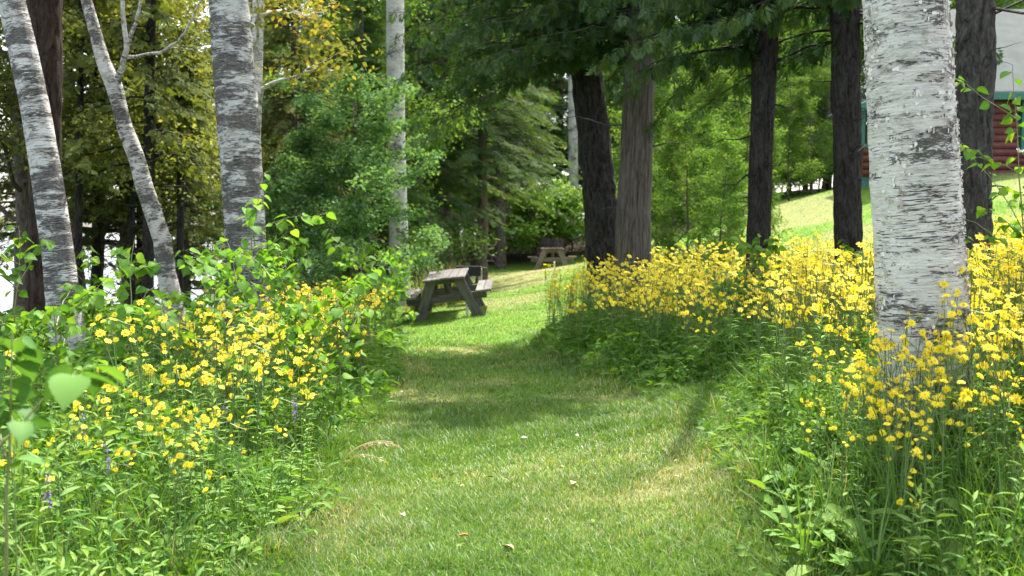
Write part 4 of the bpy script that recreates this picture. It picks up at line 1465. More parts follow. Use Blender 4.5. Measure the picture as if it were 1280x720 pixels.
# ------------------------------------------------------------------ undergrowth of the two banks (uncountable)
def bank_points(r, n, y0, y1, side, xmax=.6, power=1.0, spill=0.0):
    y = y0 + (y1 - y0) * r.uniform(size=n) ** power
    lim = xmax * y + .8
    if side > 0:
        a = path_right(y)
        x = a - spill * r.uniform(size=n) ** 2 + (np.maximum(lim - a, .1)) * r.uniform(size=n)
        k = in_right_bank(x + spill, y)
    else:
        a = path_left(y)
        x = a + spill * r.uniform(size=n) ** 2 - (np.maximum(lim + a, .1)) * r.uniform(size=n)
        k = in_left_bank(x - spill, y)
    return x[k], y[k]


def edge_dist(x, y):
    return np.where(x > 0, x - path_right(y), path_left(y) - x)


def build_undergrowth():
    r = np.random.default_rng(2)
    lf, gr = MB(), MB()
    for side in (-1, 1):
        for y0, y1, n, size, top in ((1.6, 4.5, 14000, .040, .32), (4.5, 7.5, 25000, .05, .40), (7.5, 11, 22000, .075, .5), (11, 17.5, 16000, .11, .5)):
            x, y = bank_points(r, int(n * 1.35), y0, y1, side, .82, spill=.22)
            e = np.clip(edge_dist(x, y) / .7, 0, 1)
            dens = fbm(x * 1.4, y * 1.4, 0, 50 + side)
            ht = top * (.25 + .75 * e) * (.5 + dens) * (1.0 if side > 0 else 1.12)
            z = ground_z(x, y) + ht * r.uniform(.03, 1, len(x)) ** .8
            tpl = LEAF_FINE if y1 < 5 else LEAF_OVAL
            half = r.uniform(size=len(x)) < (.3 + .4 * (fbm(x * 1.1, y * 1.1, 0, 71) > .5))
            pos = np.stack([x, y, z], -1)
            t = np.clip(.15 + .6 * (fbm(x * .8, y * .8, 0, 60) - .2) + r.normal(0, .22, len(x)), 0, 1)
            lf.scatter(tpl, pos[half], leaf_frames(r, half.sum(), .35, 1.0, .6), size * r.uniform(.6, 1.3, half.sum()), t[half])
            lf.scatter(LEAF_LANCE, pos[~half], leaf_frames(r, (~half).sum(), .0, .9, .6), size * 1.5 * r.uniform(.5, 1.5, (~half).sum()), t[~half])
        for y0, y1, n, w, top in ((1.8, 4.5, 20000, .0042, .40), (4.5, 8, 26000, .0055, .44), (8, 13, 14000, .009, .5), (13, 17.5, 9000, .015, .5)):
            x, y = bank_points(r, int(n * 1.35), y0, y1, side, .82, spill=.22)
            e = np.clip(edge_dist(x, y) / .6, 0, 1)
            h = top * (.30 + .70 * e) * r.uniform(.4, 1.25, len(x))
            t = np.clip(r.uniform(0, .85, len(x)) + (r.uniform(size=len(x)) < .06) * .5, 0, 1)
            blades(gr, r, x, y, ground_z(x, y) - .01, h, w * r.uniform(.7, 1.4, len(x)), t, .7)
    tag(link('undergrowth', lf.mesh('undergrowth', M['leaf_weed'])), 'low leafy weeds covering both banks of the path', 'weeds', kind='stuff')
    tag(link('bank_grass', gr.mesh('bank_grass', M['grass_tall'])), 'long loose grass growing among the weeds on both banks', 'grass', kind='stuff')


build_undergrowth()

# ------------------------------------------------------------------ yellow wildflowers
def petals(npet, rad, seed, dome=.2):
    r = np.random.default_rng(seed)
    V, F = [], []
    for k in range(npet):
        a = 2 * np.pi * (k + r.uniform(-.18, .18)) / npet
        L = rad * r.uniform(.82, 1.08)
        w = rad * (1.55 / npet + .045)
        d, s = np.array([math.cos(a), math.sin(a), 0]), np.array([-math.sin(a), math.cos(a), 0])
        lift = r.uniform(-.1, .3) * dome * rad
        i = len(V)
        V += [d * rad * .12, d * L * .55 + s * w + [0, 0, dome * rad * .35], d * L + [0, 0, lift], d * L * .55 - s * w + [0, 0, dome * rad * .35]]
        F.append((i, i + 1, i + 2, i + 3))
    return np.array(V), np.array(F)


def eye_mesh(rad):
    a = np.linspace(0, 2 * np.pi, 8)[:-1]
    V = np.vstack([np.stack([np.cos(a) * rad, np.sin(a) * rad, np.full(7, rad * .25)], -1), [[0, 0, rad * .75]]])
    return V, np.array([(k, (k + 1) % 7, 7) for k in range(7)])


HEAD_R = .0215
PET_NEAR = [petals(13, HEAD_R, s, .08) for s in (1, 2, 3)]
PET_FAR = petals(8, HEAD_R * 1.05, 9, .1)
EYE_DISC = eye_mesh(HEAD_R * .3)


def head_mesh(k):
    mb = MB()
    r = np.random.default_rng(70 + k)
    V, F = PET_NEAR[k % 3]
    mb.add(V, F, .4 + .2 * k)
    V2, F2 = petals(11, HEAD_R * .72, 20 + k, .5)
    mb.add(V2 + [0, 0, .002], F2, .5)
    mb.add(*EYE_DISC, .5, 1)
    # green cup below the petals
    tube(mb, [(0, 0, -.009), (0, 0, -.004), (0, 0, .001)], [.0018, .0055, .005], 6, mat=2)
    return mb.mesh('flower_head', [M['petal'], M['flower_eye'], M['stem']])


HEADS = [head_mesh(k) for k in range(3)]


def flower_plan(seed):
    """Skeleton of one plant: stem, pedicels, heads (position, facing), leaves."""
    r = np.random.default_rng(seed)
    h = r.uniform(.52, .86)
    top = np.array([r.normal(0, .06), r.normal(0, .06), h])
    t = np.linspace(0, 1, 9)[:, None]
    bow = np.array([r.normal(0, .03), r.normal(0, .03), 0])
    stem = t * top + np.sin(t * np.pi) * bow
    heads, peds = [], []
    n = int(r.integers(3, 8))
    for k in range(n):
        j = 5 + int(r.integers(0, 4)) if k else 8
        a = r.uniform(0, 2 * np.pi)
        q = stem[j] + np.array([math.cos(a), math.sin(a), 0]) * (r.uniform(.03, .11) if k else .01)
        q[2] = h + r.uniform(-.09, .06)
        mid = (stem[j] + q) / 2 + np.array([math.cos(a) * .012, math.sin(a) * .012, -.01])
        peds.append(np.array([stem[j], mid, q]))
        f = np.array([.05, -.85, .75]) + r.normal(0, .42, 3)
        heads.append((q, norm(f[None])[0], r.uniform(.7, 1.28) if r.uniform() < .82 else r.uniform(.35, .6)))
    leaves = []
    for k in range(11):
        u = r.uniform(.08, .8)
        a = k * 2.4 + r.normal(0, .3)
        leaves.append((np.array([np.interp(u, t[:, 0], stem[:, c]) for c in range(3)]), a, r.uniform(.05, .10) * (1.15 - u * .7)))
    return stem, peds, heads, leaves, h


def head_rot(f, spin):
    x = norm(np.cross(np.array([math.sin(spin), math.cos(spin), .1]), f)[None])[0]
    y = np.cross(f, x)
    return np.stack([x, y, f], -1)


PLANS = [flower_plan(100 + k) for k in range(12)]
FLOWER_MESH = []
for k, (stem, peds, heads, leaves, h) in enumerate(PLANS):
    s = MB()
    tube(s, stem, np.linspace(.0032, .0018, 9), 5, tint=.4)
    for p in peds:
        tube(s, p, [.0016, .0014, .0012], 4, tint=.55)
    l = MB()
    r = np.random.default_rng(300 + k)
    P = np.array([q[0] for q in leaves])
    D = np.array([[math.cos(q[1]), math.sin(q[1]), .35] for q in leaves])
    l.scatter(LEAF_LANCE, P, frames(D, np.array([0, 0, 1.0]) + r.normal(0, .25, D.shape)), np.array([q[2] for q in leaves]), r.uniform(.1, .9, len(P)))
    one = MB()
    tube(one, stem, np.linspace(.0036, .002, 9), 4, tint=.4, mat=2)
    for p in peds:
        tube(one, p, [.0018, .0016, .0014], 3, tint=.55, mat=2)
    for q, f, sc_ in heads:
        one.scatter(PET_NEAR[k % 3], q[None], head_rot(f, k)[None], sc_, r.uniform(.2, .9), 0)
        one.scatter(EYE_DISC, q[None], head_rot(f, k)[None], sc_, .5, 1)
    one.scatter(LEAF_LANCE, P, frames(D, np.array([0, 0, 1.0]) + r.normal(0, .25, D.shape)), np.array([q[2] for q in leaves]), r.uniform(.1, .9, len(P)), 3)
    FLOWER_MESH.append((s.mesh('stem', M['stem']), l.mesh('foliage', M['leaf_weed']), one.mesh('yellow_wildflower', [M['petal'], M['flower_eye'], M['stem'], M['leaf_weed']])))


def build_flowers():
    r = np.random.default_rng(4)
    pts = []

    def dens_right(x, y):
        e = edge_dist(x, y)
        d = sstep(np.where(y > 8.5, -.15, .05), np.where(y > 8.5, .2, .5), e) * (.16 + 1.0 * sstep(.36, .62, fbm(x * 1.3, y * 1.3, 0, 91))) * np.interp(y, [6.5, 9.5], [1.0, 1.25])
        # the nearest strip by the camera is mostly leaves
        d = d * np.interp(y, [3.0, 3.6, 4.3, 5.2], [.05, .5, .9, 1.0])
        return d

    def dens_left(x, y):
        d = sstep(.0, .5, edge_dist(x, y)) * sstep(.40, .60, fbm(x * .9 + 3, y * .9, 0, 95))
        px, py = 640 + F_PX * x / y, 288 + F_PX * (EYE - .6) / y
        core = np.exp(-((px - 360) / 150) ** 2 - ((y - 6.6) / 2.2) ** 2) * 1.0
        low = .34 * np.exp(-((y - 4.1) / .75) ** 2) * sstep(.05, .5, edge_dist(x, y))
        run = .9 * np.exp(-((edge_dist(x, y) - .5) / .5) ** 2) * sstep(7, 9, y)
        return np.clip(core + run, 0, 1) * (.3 + .7 * d) * (.22 + .78 * sstep(60, 240, px)) * sstep(-60, 30, px) + low * (.25 + .75 * d)
    x, y = bank_points(r, 5000, 3.1, 14.2, 1, .56, 1.0)
    k = r.uniform(size=len(x)) < dens_right(x, y)
    pts += list(zip(x[k], y[k]))
    # beyond the cedars the drift thins out on the slope
    x, y = r.uniform(2.6, 9, 900), r.uniform(8, 14, 900)
    k = (r.uniform(size=900) < .5 * (1 - sstep(11, 13.8, y))) & (x < .56 * y + .5) & in_right_bank(x, y)
    pts += list(zip(x[k], y[k]))
    x, y = bank_points(r, 4300, 3.0, 14.5, -1, .56, .95)
    k = r.uniform(size=len(x)) < dens_left(x, y) * 1.0
    pts += list(zip(x[k], y[k]))
    P = np.array(pts)
    Z = ground_z(P[:, 0], P[:, 1])
    scl = r.uniform(.78, 1.12, len(P)) * np.where((P[:, 0] < 0) & (P[:, 1] < 4.6), .74, 1.0) * np.where((P[:, 0] > 0) & (P[:, 1] < 4.6), np.interp(P[:, 0] - path_right(P[:, 1]), [.1, .8], [.62, .95]), 1.0)
    rot = r.normal(0, .55, len(P))      # the heads lean towards the open path
    which = r.integers(0, len(PLANS), len(P))
    px = 640 + F_PX * P[:, 0] / P[:, 1]
    seen = (px > -20) & (px < 1300)
    order = np.argsort(np.where(seen, P[:, 1], 1e3))
    n_part, n_ind = 110, 300
    far = MB()
    NUM = ['no', 'one', 'two', 'three', 'four', 'five', 'six', 'seven', 'eight']
    for rank, i in enumerate(order):
        loc = (P[i, 0], P[i, 1], Z[i])
        stem, peds, heads, leaves, h = PLANS[which[i]]
        if rank < n_ind:
            hh = h * scl[i]
            size = 'short' if hh < .5 else 'mid height' if hh < .7 else 'tall'
            if P[i, 0] > 0:
                where = ('right of the white birch trunk' if px[i] > 1205 else 'in front of the white birch trunk' if px[i] > 1090 and P[i, 1] < 4.7 else 'behind the white birch trunk' if px[i] > 1090 else
                         'just left of the white birch trunk' if px[i] > 985 else 'on the right bank below the slender dark trunk' if px[i] > 890 else 'at the path edge of the right bank')
                bank = 'right bank'
            else:
                where = ('in the lower left corner of the bank' if px[i] < 200 and P[i, 1] < 5 else 'on the left bank under the leaning mottled birch' if px[i] < 170 else 'on the left bank under the stout dark birch' if px[i] < 350 else
                         'on the left bank by path near camera' if P[i, 1] < 6 else 'on the left bank towards the near table')
                bank = 'left bank'
            label = f'{size} yellow wildflower with {NUM[len(heads)]} heads {where}'
            group = f'{size} yellow wildflowers with {NUM[len(heads)]} heads {where}'
            sm, fm, om = FLOWER_MESH[which[i]]
            if rank < n_part:
                t = thing('yellow_wildflower', label, 'flower', loc, rot[i], group, scl[i])
                link('stem', sm, t)
                link('foliage', fm, t)
                import mathutils
                for q, (p, f, s_) in enumerate(heads):
                    o = link('flower_head', HEADS[q % 3], t, p, 0, s_)
                    o.rotation_euler = mathutils.Matrix(head_rot(f, q).tolist()).to_euler()
            else:
                tag(link('yellow_wildflower', om, None, loc, rot[i], scl[i]), label, 'flower', group)
        else:
            c, s = math.cos(rot[i]), math.sin(rot[i])
            Rz = np.array([[c, -s, 0], [s, c, 0], [0, 0, 1]])
            b = np.array(loc)
            big = 1.0 if P[i, 1] < 9 else 1.12
            hp = np.array([q[0] for q in heads]) @ Rz.T * scl[i] + b
            hf = np.array([Rz @ head_rot(q[1], 0) for q in heads])
            far.scatter(PET_FAR, hp, hf, np.array([q[2] for q in heads]) * scl[i] * big, r.uniform(.1, .9, len(hp)), 0)
            far.scatter(EYE_DISC, hp, hf, np.array([q[2] for q in heads]) * scl[i], .5, 1)
            tube(far, (stem[::2] @ Rz.T) * scl[i] + b, .003, 3, tint=.4, mat=2)
            for p in peds:
                tube(far, (p @ Rz.T) * scl[i] + b, .0018, 3, tint=.5, mat=2)
            lp = np.array([q[0] for q in leaves]) @ Rz.T * scl[i] + b
            ld = np.array([[math.cos(q[1]), math.sin(q[1]), .3] for q in leaves]) @ Rz.T
            far.scatter(LEAF_LANCE, lp, frames(ld, np.array([0, 0, 1.0]) + r.normal(0, .3, ld.shape)), np.array([q[2] for q in leaves]) * 1.2, r.uniform(0, .9, len(lp)), 3)
    tag(link('flower_drift', far.mesh('flower_drift', [M['petal'], M['flower_eye'], M['stem'], M['leaf_weed']])), 'dense drift of yellow wildflowers running back along both banks', 'flowers', kind='stuff')
    print('flowers', len(P))


build_flowers()

# ------------------------------------------------------------------ saplings with round leaves
def sapling_mesh(seed, h, n_br, size, tpl=LEAF_HEART, bare=0, leaf='leaf_aspen'):
    r = np.random.default_rng(seed)
    st, lf = MB(), MB()
    t = np.linspace(0, 1, 12)
    top = np.array([r.normal(0, .12), r.normal(0, .12), h])
    P = t[:, None] * top + np.cumsum(r.normal(0, .008, (12, 3)), 0)
    tube(st, P, np.linspace(.009, .002, 12), 6, tint=.8)
    pos, dirs = [], []

    def leaves_along(Q, n):
        for k in range(n):
            u = r.uniform(.15, 1)
            p = np.array([np.interp(u, np.linspace(0, 1, len(Q)), Q[:, c]) for c in range(3)])
            a = r.uniform(0, 2 * np.pi)
            d = np.array([math.cos(a), math.sin(a), r.uniform(-.5, .35)])
            pet = p + d * size * .45
            tube(st, [p, (p + pet) / 2 + [0, 0, .006], pet], .0011, 3, tint=.6)
            pos.append(pet)
            dirs.append(d + [0, 0, -.45])
    leaves_along(P[max(3, bare):], int(15 * h + 4))
    for k in range(n_br):
        j = int(r.integers(max(2, bare), 10))
        Q, rr = limb(r, P[j], r.uniform(0, 6.28), h * r.uniform(.18, .38), r.uniform(.5, 1.4), .0045, 7, .2, .2)
        tube(st, Q, rr, 5, tint=.8)
        leaves_along(Q, int(r.integers(9, 16)))
    pos, dirs = np.array(pos), np.array(dirs)
    lf.scatter(tpl, pos, frames(dirs, np.array([0, 0, 1.0]) + r.normal(0, .45, dirs.shape)), size * r.uniform(.55, 1.2, len(pos)), np.clip(r.normal(.45, .28, len(pos)), 0, 1))
    return st.mesh('stem', M['stem']), lf.mesh('foliage', M[leaf])


SAP = [sapling_mesh(200, 1.75, 9, .085), sapling_mesh(201, 1.35, 9, .08), sapling_mesh(202, 1.1, 8, .075), sapling_mesh(203, 1.5, 11, .08), sapling_mesh(204, .85, 7, .07), sapling_mesh(205, 2.3, 8, .08), sapling_mesh(209, 1.27, 1, .072, LEAF_HEART, 7, 'leaf_poplar')]


def sapling(k, px, Y, s, label, rot=0.0, group=None):
    x = px_x(px, Y)
    t = thing('aspen_sapling', label, 'sapling', (x, Y, gz(x, Y)), rot, group, s)
    link('stem', SAP[k][0], t)
    link('foliage', SAP[k][1], t)


sapling(0, 305, 7.0, .95, 'tallest round leaved sapling in front of the stout birch', .5)
sapling(3, 345, 6.4, .9, 'bushy sapling right of the stout birch, above the yellow flowers', 1.2)
sapling(1, 150, 6.6, 1.0, 'bright sapling in front of the lake gap', 2.0)
sapling(3, 262, 7.4, .9, 'sapling filling the gap between crooked and stout birch', 3.3)
sapling(1, 385, 7.6, .95, 'sapling right of the stout birch with lighter top leaves', 4.1)
sapling(2, 425, 7.0, 1.0, 'low wide sapling beside the left orange yellow flowers', 5.0)
sapling(2, 400, 6.2, .85, 'small sapling over the left flower bank near the path', .9)
sapling(4, 455, 9.0, 1.2, 'short sapling at the far end of the left bank', 1.9)
sapling(2, 470, 10.5, 1.2, 'sapling right below the round shrub', 2.7)
sapling(1, 455, 12.5, 1.0, 'dark leaved sapling at the foot of the round shrub', 4.4)
sapling(3, 110, 8.4, .85, 'sapling at the lake gap next to the mottled birch foot', 3.9)
sapling(4, 200, 6.0, 1.1, 'low sapling under the crooked birch', .2)
sapling(2, 60, 5.6, .95, 'sapling in front of the mottled birch trunk at far left', 5.6)
sapling(3, 20, 6.2, .95, 'tall sapling at the left edge beside the mottled birch', 1.6)
sapling(1, 100, 5.4, .72, 'short sapling near the left edge over the first flowers', 3.0)
sapling(4, 330, 5.6, .9, 'small sapling among the left yellow flowers', 2.2)
sapling(1, 232, 8.6, .95, 'sapling behind the flowers between the left birches', .7)
sapling(1, 365, 9.0, 1.05, 'sapling behind the others right of the stout birch', 5.2)
sapling(6, -40, 1.95, 1.0, 'large leaved sapling close to the camera at the left border', 0.4)
sapling(6, -26, 2.5, .92, 'second large leaved sapling cut off by the left border', 2.6)
sapling(1, 482, 14.0, .9, 'sapling leaning from the left bank before the near picnic table', 1.0)
sapling(3, 492, 16.2, 1.0, 'leafy sapling hiding the foot of the pale birch', 3.7)
sapling(3, 478, 15.2, .95, 'leafy sapling left of the pale birch foot, below the round shrub', .4)
sapling(2, 488, 17.0, .9, 'low leafy sapling at the left seat of the near picnic table', 2.9)
sapling(3, 945, 8.8, .80, 'dark leaved sapling in front of the slender dark trunk', 2.4)
sapling(1, 915, 9.6, .8, 'small shaded sapling left of the slender dark trunk', .3)
sapling(1, 985, 9.4, .85, 'shaded sapling right of the slender dark trunk', 4.0)
sapling(5, 1300, 7.0, .95, 'tall thin sapling at the right border in front of the cabin', 1.3)
sapling(4, 1250, 8.2, 1.0, 'sapling at the foot of the dark trunk by the cabin wall', 2.9)
sapling(2, 1075, 10.0, .8, 'yellowish sapling at the foot of the lone dark cedar', 1.1)
sapling(1, 1290, 7.5, .8, 'sapling at the right border below the cabin window', .6)


# ------------------------------------------------------------------ leafy weeds near the camera
def stalk_mesh(seed, h, n, size):
    """Upright stalk ringed with narrow leaves."""
    r = np.random.default_rng(seed)
    st, lf = MB(), MB()
    t = np.linspace(0, 1, 8)
    P = t[:, None] * np.array([r.normal(0, .06), r.normal(0, .06), h])
    tube(st, P, np.linspace(.0035, .0015, 8), 5, tint=.5)
    u = np.linspace(.12, 1, n)
    pos = np.stack([np.interp(u, t, P[:, c]) for c in range(3)], -1)
    a = np.arange(n) * 2.4
    d = np.stack([np.cos(a), np.sin(a), np.interp(u, [0, .8, 1], [.1, .5, 1.2])], -1)
    lf.scatter(LEAF_LANCE, pos, frames(d, np.array([0, 0, 1.0]) + r.normal(0, .2, d.shape)), size * (1.15 - .6 * u) * r.uniform(.8, 1.2, n), np.clip(r.normal(.5, .2, n) + .2 * u, 0, 1))
    return st.mesh('stem', M['stem']), lf.mesh('foliage', M['leaf_broad'])


def rosette_mesh(seed, n, size):
    """Low plant with broad oval leaves."""
    r = np.random.default_rng(seed)
    st, lf = MB(), MB()
    pos, d, sz = [], [], []
    for k in range(n):
        a = k * 2.4 + r.normal(0, .2)
        L = r.uniform(.05, .20)
        p = np.array([math.cos(a) * L * .6, math.sin(a) * L * .6, L * .95])
        tube(st, [(0, 0, 0), p * [.6, .6, .55], p], .0022, 4, tint=.4)
        pos.append(p)
        d.append([math.cos(a), math.sin(a), r.uniform(-.1, .9)])
        sz.append(size * r.uniform(.65, 1.2))
    d = np.array(d)
    lf.scatter(LEAF_FINE, np.array(pos), frames(d, np.array([0, 0, 1.0]) + r.normal(0, .25, d.shape)), np.array(sz), np.clip(r.normal(.5, .25, n), 0, 1))
    return st.mesh('stem', M['stem']), lf.mesh('foliage', M['leaf_broad'])


STALK = [stalk_mesh(400 + k, h, n, s) for k, (h, n, s) in enumerate(((.62, 30, .10), (.5, 26, .09), (.42, 22, .095), (.7, 34, .09)))]
ROSE = [rosette_mesh(420 + k, n, s) for k, (n, s) in enumerate(((11, .15), (9, .12), (13, .13), (7, .17)))]


def build_weeds():
    r = np.random.default_rng(12)
    spots = []
    x, y = bank_points(r, 170, 2.3, 6.2, -1)
    spots += [(a, b, 'stalk' if r.uniform() < .78 else 'rosette') for a, b in zip(x, y)]
    x, y = bank_points(r, 210, 2.6, 6.0, 1)
    spots += [(a, b, 'rosette' if r.uniform() < .72 else 'stalk') for a, b in zip(x, y)]
    for a, b, kind in spots:
        px = 640 + F_PX * a / b
        if not (-60 < px < 1340):
            continue
        side = 'left' if a < 0 else 'right'
        near = b < 3.9
        e = abs(edge_dist(np.array([a]), np.array([b]))[0])
        where = ('front' if near else 'back') + ' of the ' + side + ' bank' + (', at the path edge' if e < .35 else ', off the path')
        s = r.uniform(.75, 1.15) * (.75 if e < .3 else 1)
        k = int(r.integers(0, 4))
        if kind == 'stalk':
            lab = 'narrow leaved weed stalk ' + where
            mesh, nm, grp = STALK[k], 'leafy_stalk', 'narrow leaved stalks '
        else:
            lab = 'broad oval leaved weed ' + where
            mesh, nm, grp = ROSE[k], 'broadleaf_weed', 'broad leaved weeds '
        t = thing(nm, lab, 'weed', (a, b, gz(a, b)), r.uniform(0, 6.28), grp + where, s)
        link('stem', mesh[0], t)
        link('foliage', mesh[1], t)


build_weeds()


# ------------------------------------------------------------------ vetch, tall grass clumps, dry stalks, fallen leaves
def vetch_mesh(seed):
    r = np.random.default_rng(seed)
    st, fl = MB(), MB()
    P = np.linspace(0, 1, 7)[:, None] * np.array([r.normal(0, .05), r.normal(0, .05), .52])
    tube(st, P, .0016, 4, tint=.4)
    n = 22
    u = r.uniform(.8, 1.02, n)
    pos = P[-1] * u[:, None] + r.normal(0, .004, (n, 3))
    fl.scatter(LEAF_OVAL, pos, leaf_frames(r, n, .4, .5, .8), .014, r.uniform(0, 1, n))
    return st.mesh('stem', M['stem']), fl.mesh('flower_spike', M['vetch'])


VET = vetch_mesh(1)
for px, Y, lab in ((270, 5.2, 'violet vetch spike left of the middle of the left flowers'), (372, 5.0, 'violet vetch spike nearest the path on the left bank'), (104, 4.6, 'violet vetch spike below the large leaved sapling'), (140, 3.9, 'violet vetch spike low among the front left flowers'), (365, 5.4, 'second violet spike close to the path on the left bank'), (60, 3.4, 'violet vetch spike in the lower left corner')):
    x = px_x(px, Y)
    t = thing('vetch_plant', lab, 'flower', (x, Y, gz(x, Y)), px)
    link('stem', VET[0], t)
    link('flower_spike', VET[1], t)


def grass_clump(seed, n, h, w=.008):
    r = np.random.default_rng(seed)
    mb = MB()
    for k in range(n):
        a = r.uniform(0, 6.28)
        L = h * r.uniform(.6, 1.15)
        t = np.linspace(0, 1, 9)
        lean = r.uniform(.15, .75)
        d = np.array([math.cos(a), math.sin(a), 0])
        s = np.array([-d[1], d[0], 0])
        P = d * (lean * L * t ** 2.2)[:, None] + np.array([0, 0, 1]) * (L * t * (1 - .25 * lean * t))[:, None] + d * .015
        ww = w * np.array([.6, .9, 1, 1, .9, .8, .6, .35, .03]) * .5
        V = np.stack([P - s * ww[:, None], P + s * ww[:, None]], 1).reshape(-1, 3)
        i = np.arange(8) * 2
        mb.add(V, np.stack([i, i + 1, i + 3, i + 2], -1), np.clip(r.normal(.45, .2), 0, .85))
    return mb.mesh('grass_clump', M['grass_tall'])


CLUMP = [grass_clump(1, 16, .55), grass_clump(2, 12, .72, .009), grass_clump(3, 20, .4, .006)]
r = np.random.default_rng(88)
NEARG = [(1170, 4.0, 1), (1130, 3.7, 1), (1080, 4.1, 0), (1215, 3.7, 0), (1255, 4.0, 1), (1040, 3.9, 2), (990, 4.2, 2), (1175, 3.4, 2), (1265, 3.3, 0), (960, 4.4, 2), (1100, 3.4, 2), (1010, 3.6, 2),
         (30, 3.6, 1), (110, 3.7, 0), (180, 3.9, 0), (250, 4.1, 2), (290, 4.3, 2), (60, 3.1, 0), (330, 4.4, 2), (145, 3.3, 2), (15, 4.2, 0), (225, 3.6, 2), (380, 5.4, 2), (410, 5.8, 2)]
for px, Y, k in NEARG:
    x = px_x(px, Y)
    side = 'left' if px < 640 else 'right'
    kind = ('clump of arching long grass', 'tall clump of wide grass blades', 'short dense grass clump')[k]
    where = ('by the frame edge' if px < 120 or px > 1190 else 'by the path' if 230 < px < 1060 else 'mid bank')
    lab = f'{kind} {where}, {side} bank front'
    tag(link('grass_clump', CLUMP[k], None, (x, Y, gz(x, Y)), r.uniform(0, 6), r.uniform(.8, 1.15)), lab, 'grass', f'{kind}s {where} of the {side} bank')


def dry_stalk(seed, L, lean):
    r = np.random.default_rng(seed)
    mb = MB()
    t = np.linspace(0, 1, 14)
    P = np.stack([lean * L * t ** 1.7, r.normal(0, .01) * t, L * (t - .55 * lean * t ** 3)], -1)
    tube(mb, P, np.linspace(.0016, .0008, 14), 4, tint=.5)
    for k in range(26):
        j = r.integers(8, 14)
        p = P[min(13, j)] + r.normal(0, .004, 3)
        mb.scatter(LEAF_LANCE, p[None], leaf_frames(r, 1, .8, .5, .6), r.uniform(.012, .028), r.uniform(0, 1))
    return mb.mesh('dry_grass_stalk', M['straw'])


DRY = [dry_stalk(1, .42, .8), dry_stalk(2, .36, 1.0), dry_stalk(3, .5, .5)]
for px, Y, k, rz, lab in ((425, 5.55, 0, -.2, 'straw coloured seed stalk arching furthest over the mown path'), (420, 5.6, 1, -.6, 'low straw seed stalk drooping onto the path edge'), (412, 5.5, 0, .2, 'middle straw seed stalk of the arching bunch at the path edge'), (418, 5.7, 1, .5, 'straw seed stalk behind the arching bunch at the path edge'),
                          (190, 6.2, 2, .4, 'dry pale stalk standing left of the left flowers'), (165, 6.0, 2, 2.4, 'dry pale stalk under the crooked birch foot'), (1235, 4.3, 2, 1.0, 'dry pale stalk right of the white birch'), (1195, 4.1, 2, 2.0, 'dry pale stalk in front of the white birch')):
    x = px_x(px, Y)
    tag(link('dry_grass_stalk', DRY[k], None, (x, Y, gz(x, Y)), rz), lab, 'grass stalk')

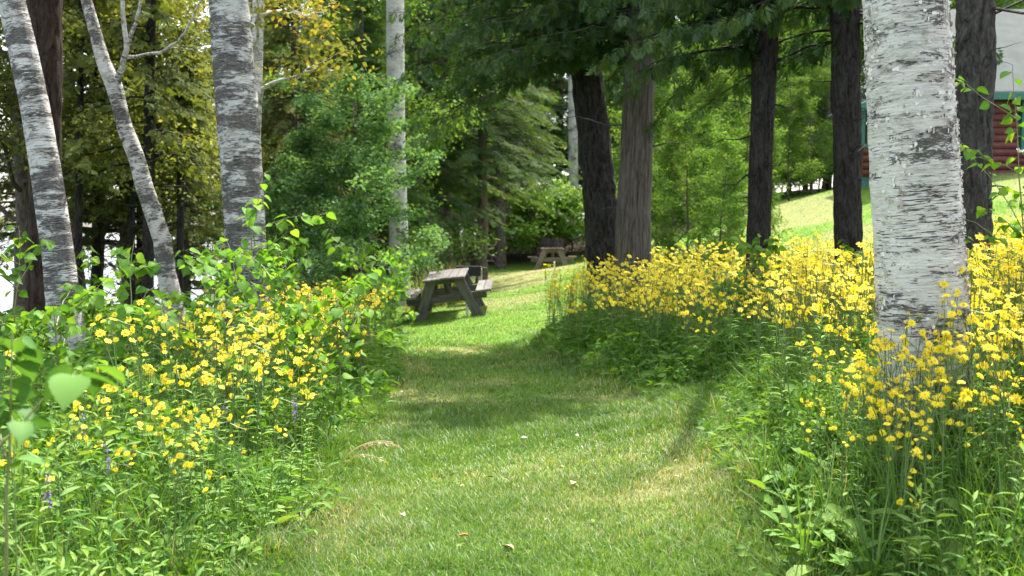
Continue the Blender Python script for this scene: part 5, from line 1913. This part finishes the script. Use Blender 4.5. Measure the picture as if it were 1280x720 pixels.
mb = MB()
V, Fq = outline_leaf([(0, .03), (.2, .26), (.45, .34), (.75, .22), (1, .02)], .5, .3)[:2]
mb.add(V, Fq, .4)
DEAD = [mb.mesh('fallen_leaf', plain_mat('dead_leaf_' + n, c, .8, .3, 30)) if i == 0 else None for i, (n, c) in enumerate((('tan', (.42, .27, .13)),))]
m_orange, m_dark, m_pale = plain_mat('dead_leaf_orange', (.40, .16, .05), .8, .3, 30), plain_mat('dead_leaf_black', (.02, .02, .018), .8), plain_mat('dead_leaf_pale', (.6, .55, .45), .8, .2, 30)
LEAFM = [DEAD[0]]
for mm in (m_orange, m_dark, m_pale):
    c = DEAD[0].copy()
    c.materials[0] = mm
    LEAFM.append(c)
for px, py, k, s, lab in ((642, 712, 0, .06, 'tan fallen leaf at the bottom edge of the path'), (586, 693, 1, .055, 'rusty fallen leaf left of centre near the bottom edge'), (617, 613, 2, .04, 'black curled leaf in the middle of the path'), (652, 555, 3, .04, 'pale fallen leaf near the start of the shaded grass'), (716, 636, 0, .05, 'tan fallen leaf on the worn patch right of centre'),
                         (780, 522, 1, .05, 'rusty fallen leaf in the shade by the right bank'), (500, 655, 3, .04, 'pale fallen leaf on the sunny left side of the path'), (536, 530, 3, .04, 'pale fallen leaf in the shade, left of the middle'), (720, 558, 3, .035, 'pale fallen leaf at the right border of the shaded grass'), (560, 505, 0, .05, 'tan fallen leaf in the deep shade across the path')):
    Y = 1.4 * F_PX / (py - 288)
    x = px_x(px, Y)
    o = tag(link('fallen_leaf', LEAFM[k], None, (x, Y, gz(x, Y) + .03), px, s), lab, 'leaf')
    o.rotation_euler = (.3, .2, px)

r = np.random.default_rng(321)
mb = MB()
n = 700
yy_ = np.sqrt(r.uniform(3.5 ** 2, 11 ** 2, n))
xx_ = r.uniform(-1.15, 1.2, n)
kk = (r.uniform(size=n) < .25 + dry_amount(xx_, yy_))
xx_, yy_ = xx_[kk], yy_[kk]
n = len(xx_)
a_ = r.uniform(0, 6.28, n)
mb.scatter(LEAF_LANCE, np.stack([xx_, yy_, ground_z(xx_, yy_) + r.uniform(.012, .03, n)], -1), frames(np.stack([np.cos(a_), np.sin(a_), r.normal(0, .15, n)], -1), np.array([0, 0, 1.0]) + r.normal(0, .2, (n, 3))), r.uniform(.012, .038, n), r.uniform(0, .6, n))
tag(link('dry_clippings', mb.mesh('dry_clippings', M['straw'])), 'scattered dry clippings lying on the mown path', 'clippings', kind='stuff')

# reddish spiky plants behind the near picnic table
def spiky_mesh(seed, mat):
    r = np.random.default_rng(seed)
    mb = MB()
    n = 60
    x, y = r.normal(0, .12, n), r.normal(0, .12, n)
    blades(mb, r, x, y, np.zeros(n), r.uniform(.5, .95, n), np.full(n, .03), r.uniform(.3, .8, n), .45)
    return mb.mesh('spiky_plant', mat)


m_spike = leaf_mat('spiky_leaf', [(0, (.08, .15, .03)), (.6, (.16, .22, .05)), (1, (.42, .14, .06))], .35, .05)
SPK = [spiky_mesh(1, m_spike), spiky_mesh(2, m_spike)]
for px, Y, k, lab in ((560, 20.4, 0, 'spiky green plant left of the black grill'), (574, 20.8, 1, 'spiky green plant directly left behind the grill'), (541, 20.0, 1, 'spiky plant left end behind the near picnic table'), (524, 19.4, 0, 'spiky plant between the pale birch foot and near table')):
    x = px_x(px, Y)
    tag(link('spiky_plant', SPK[k], None, (x, Y, gz(x, Y)), px), lab, 'plant')
print('objects', len(bpy.data.objects))
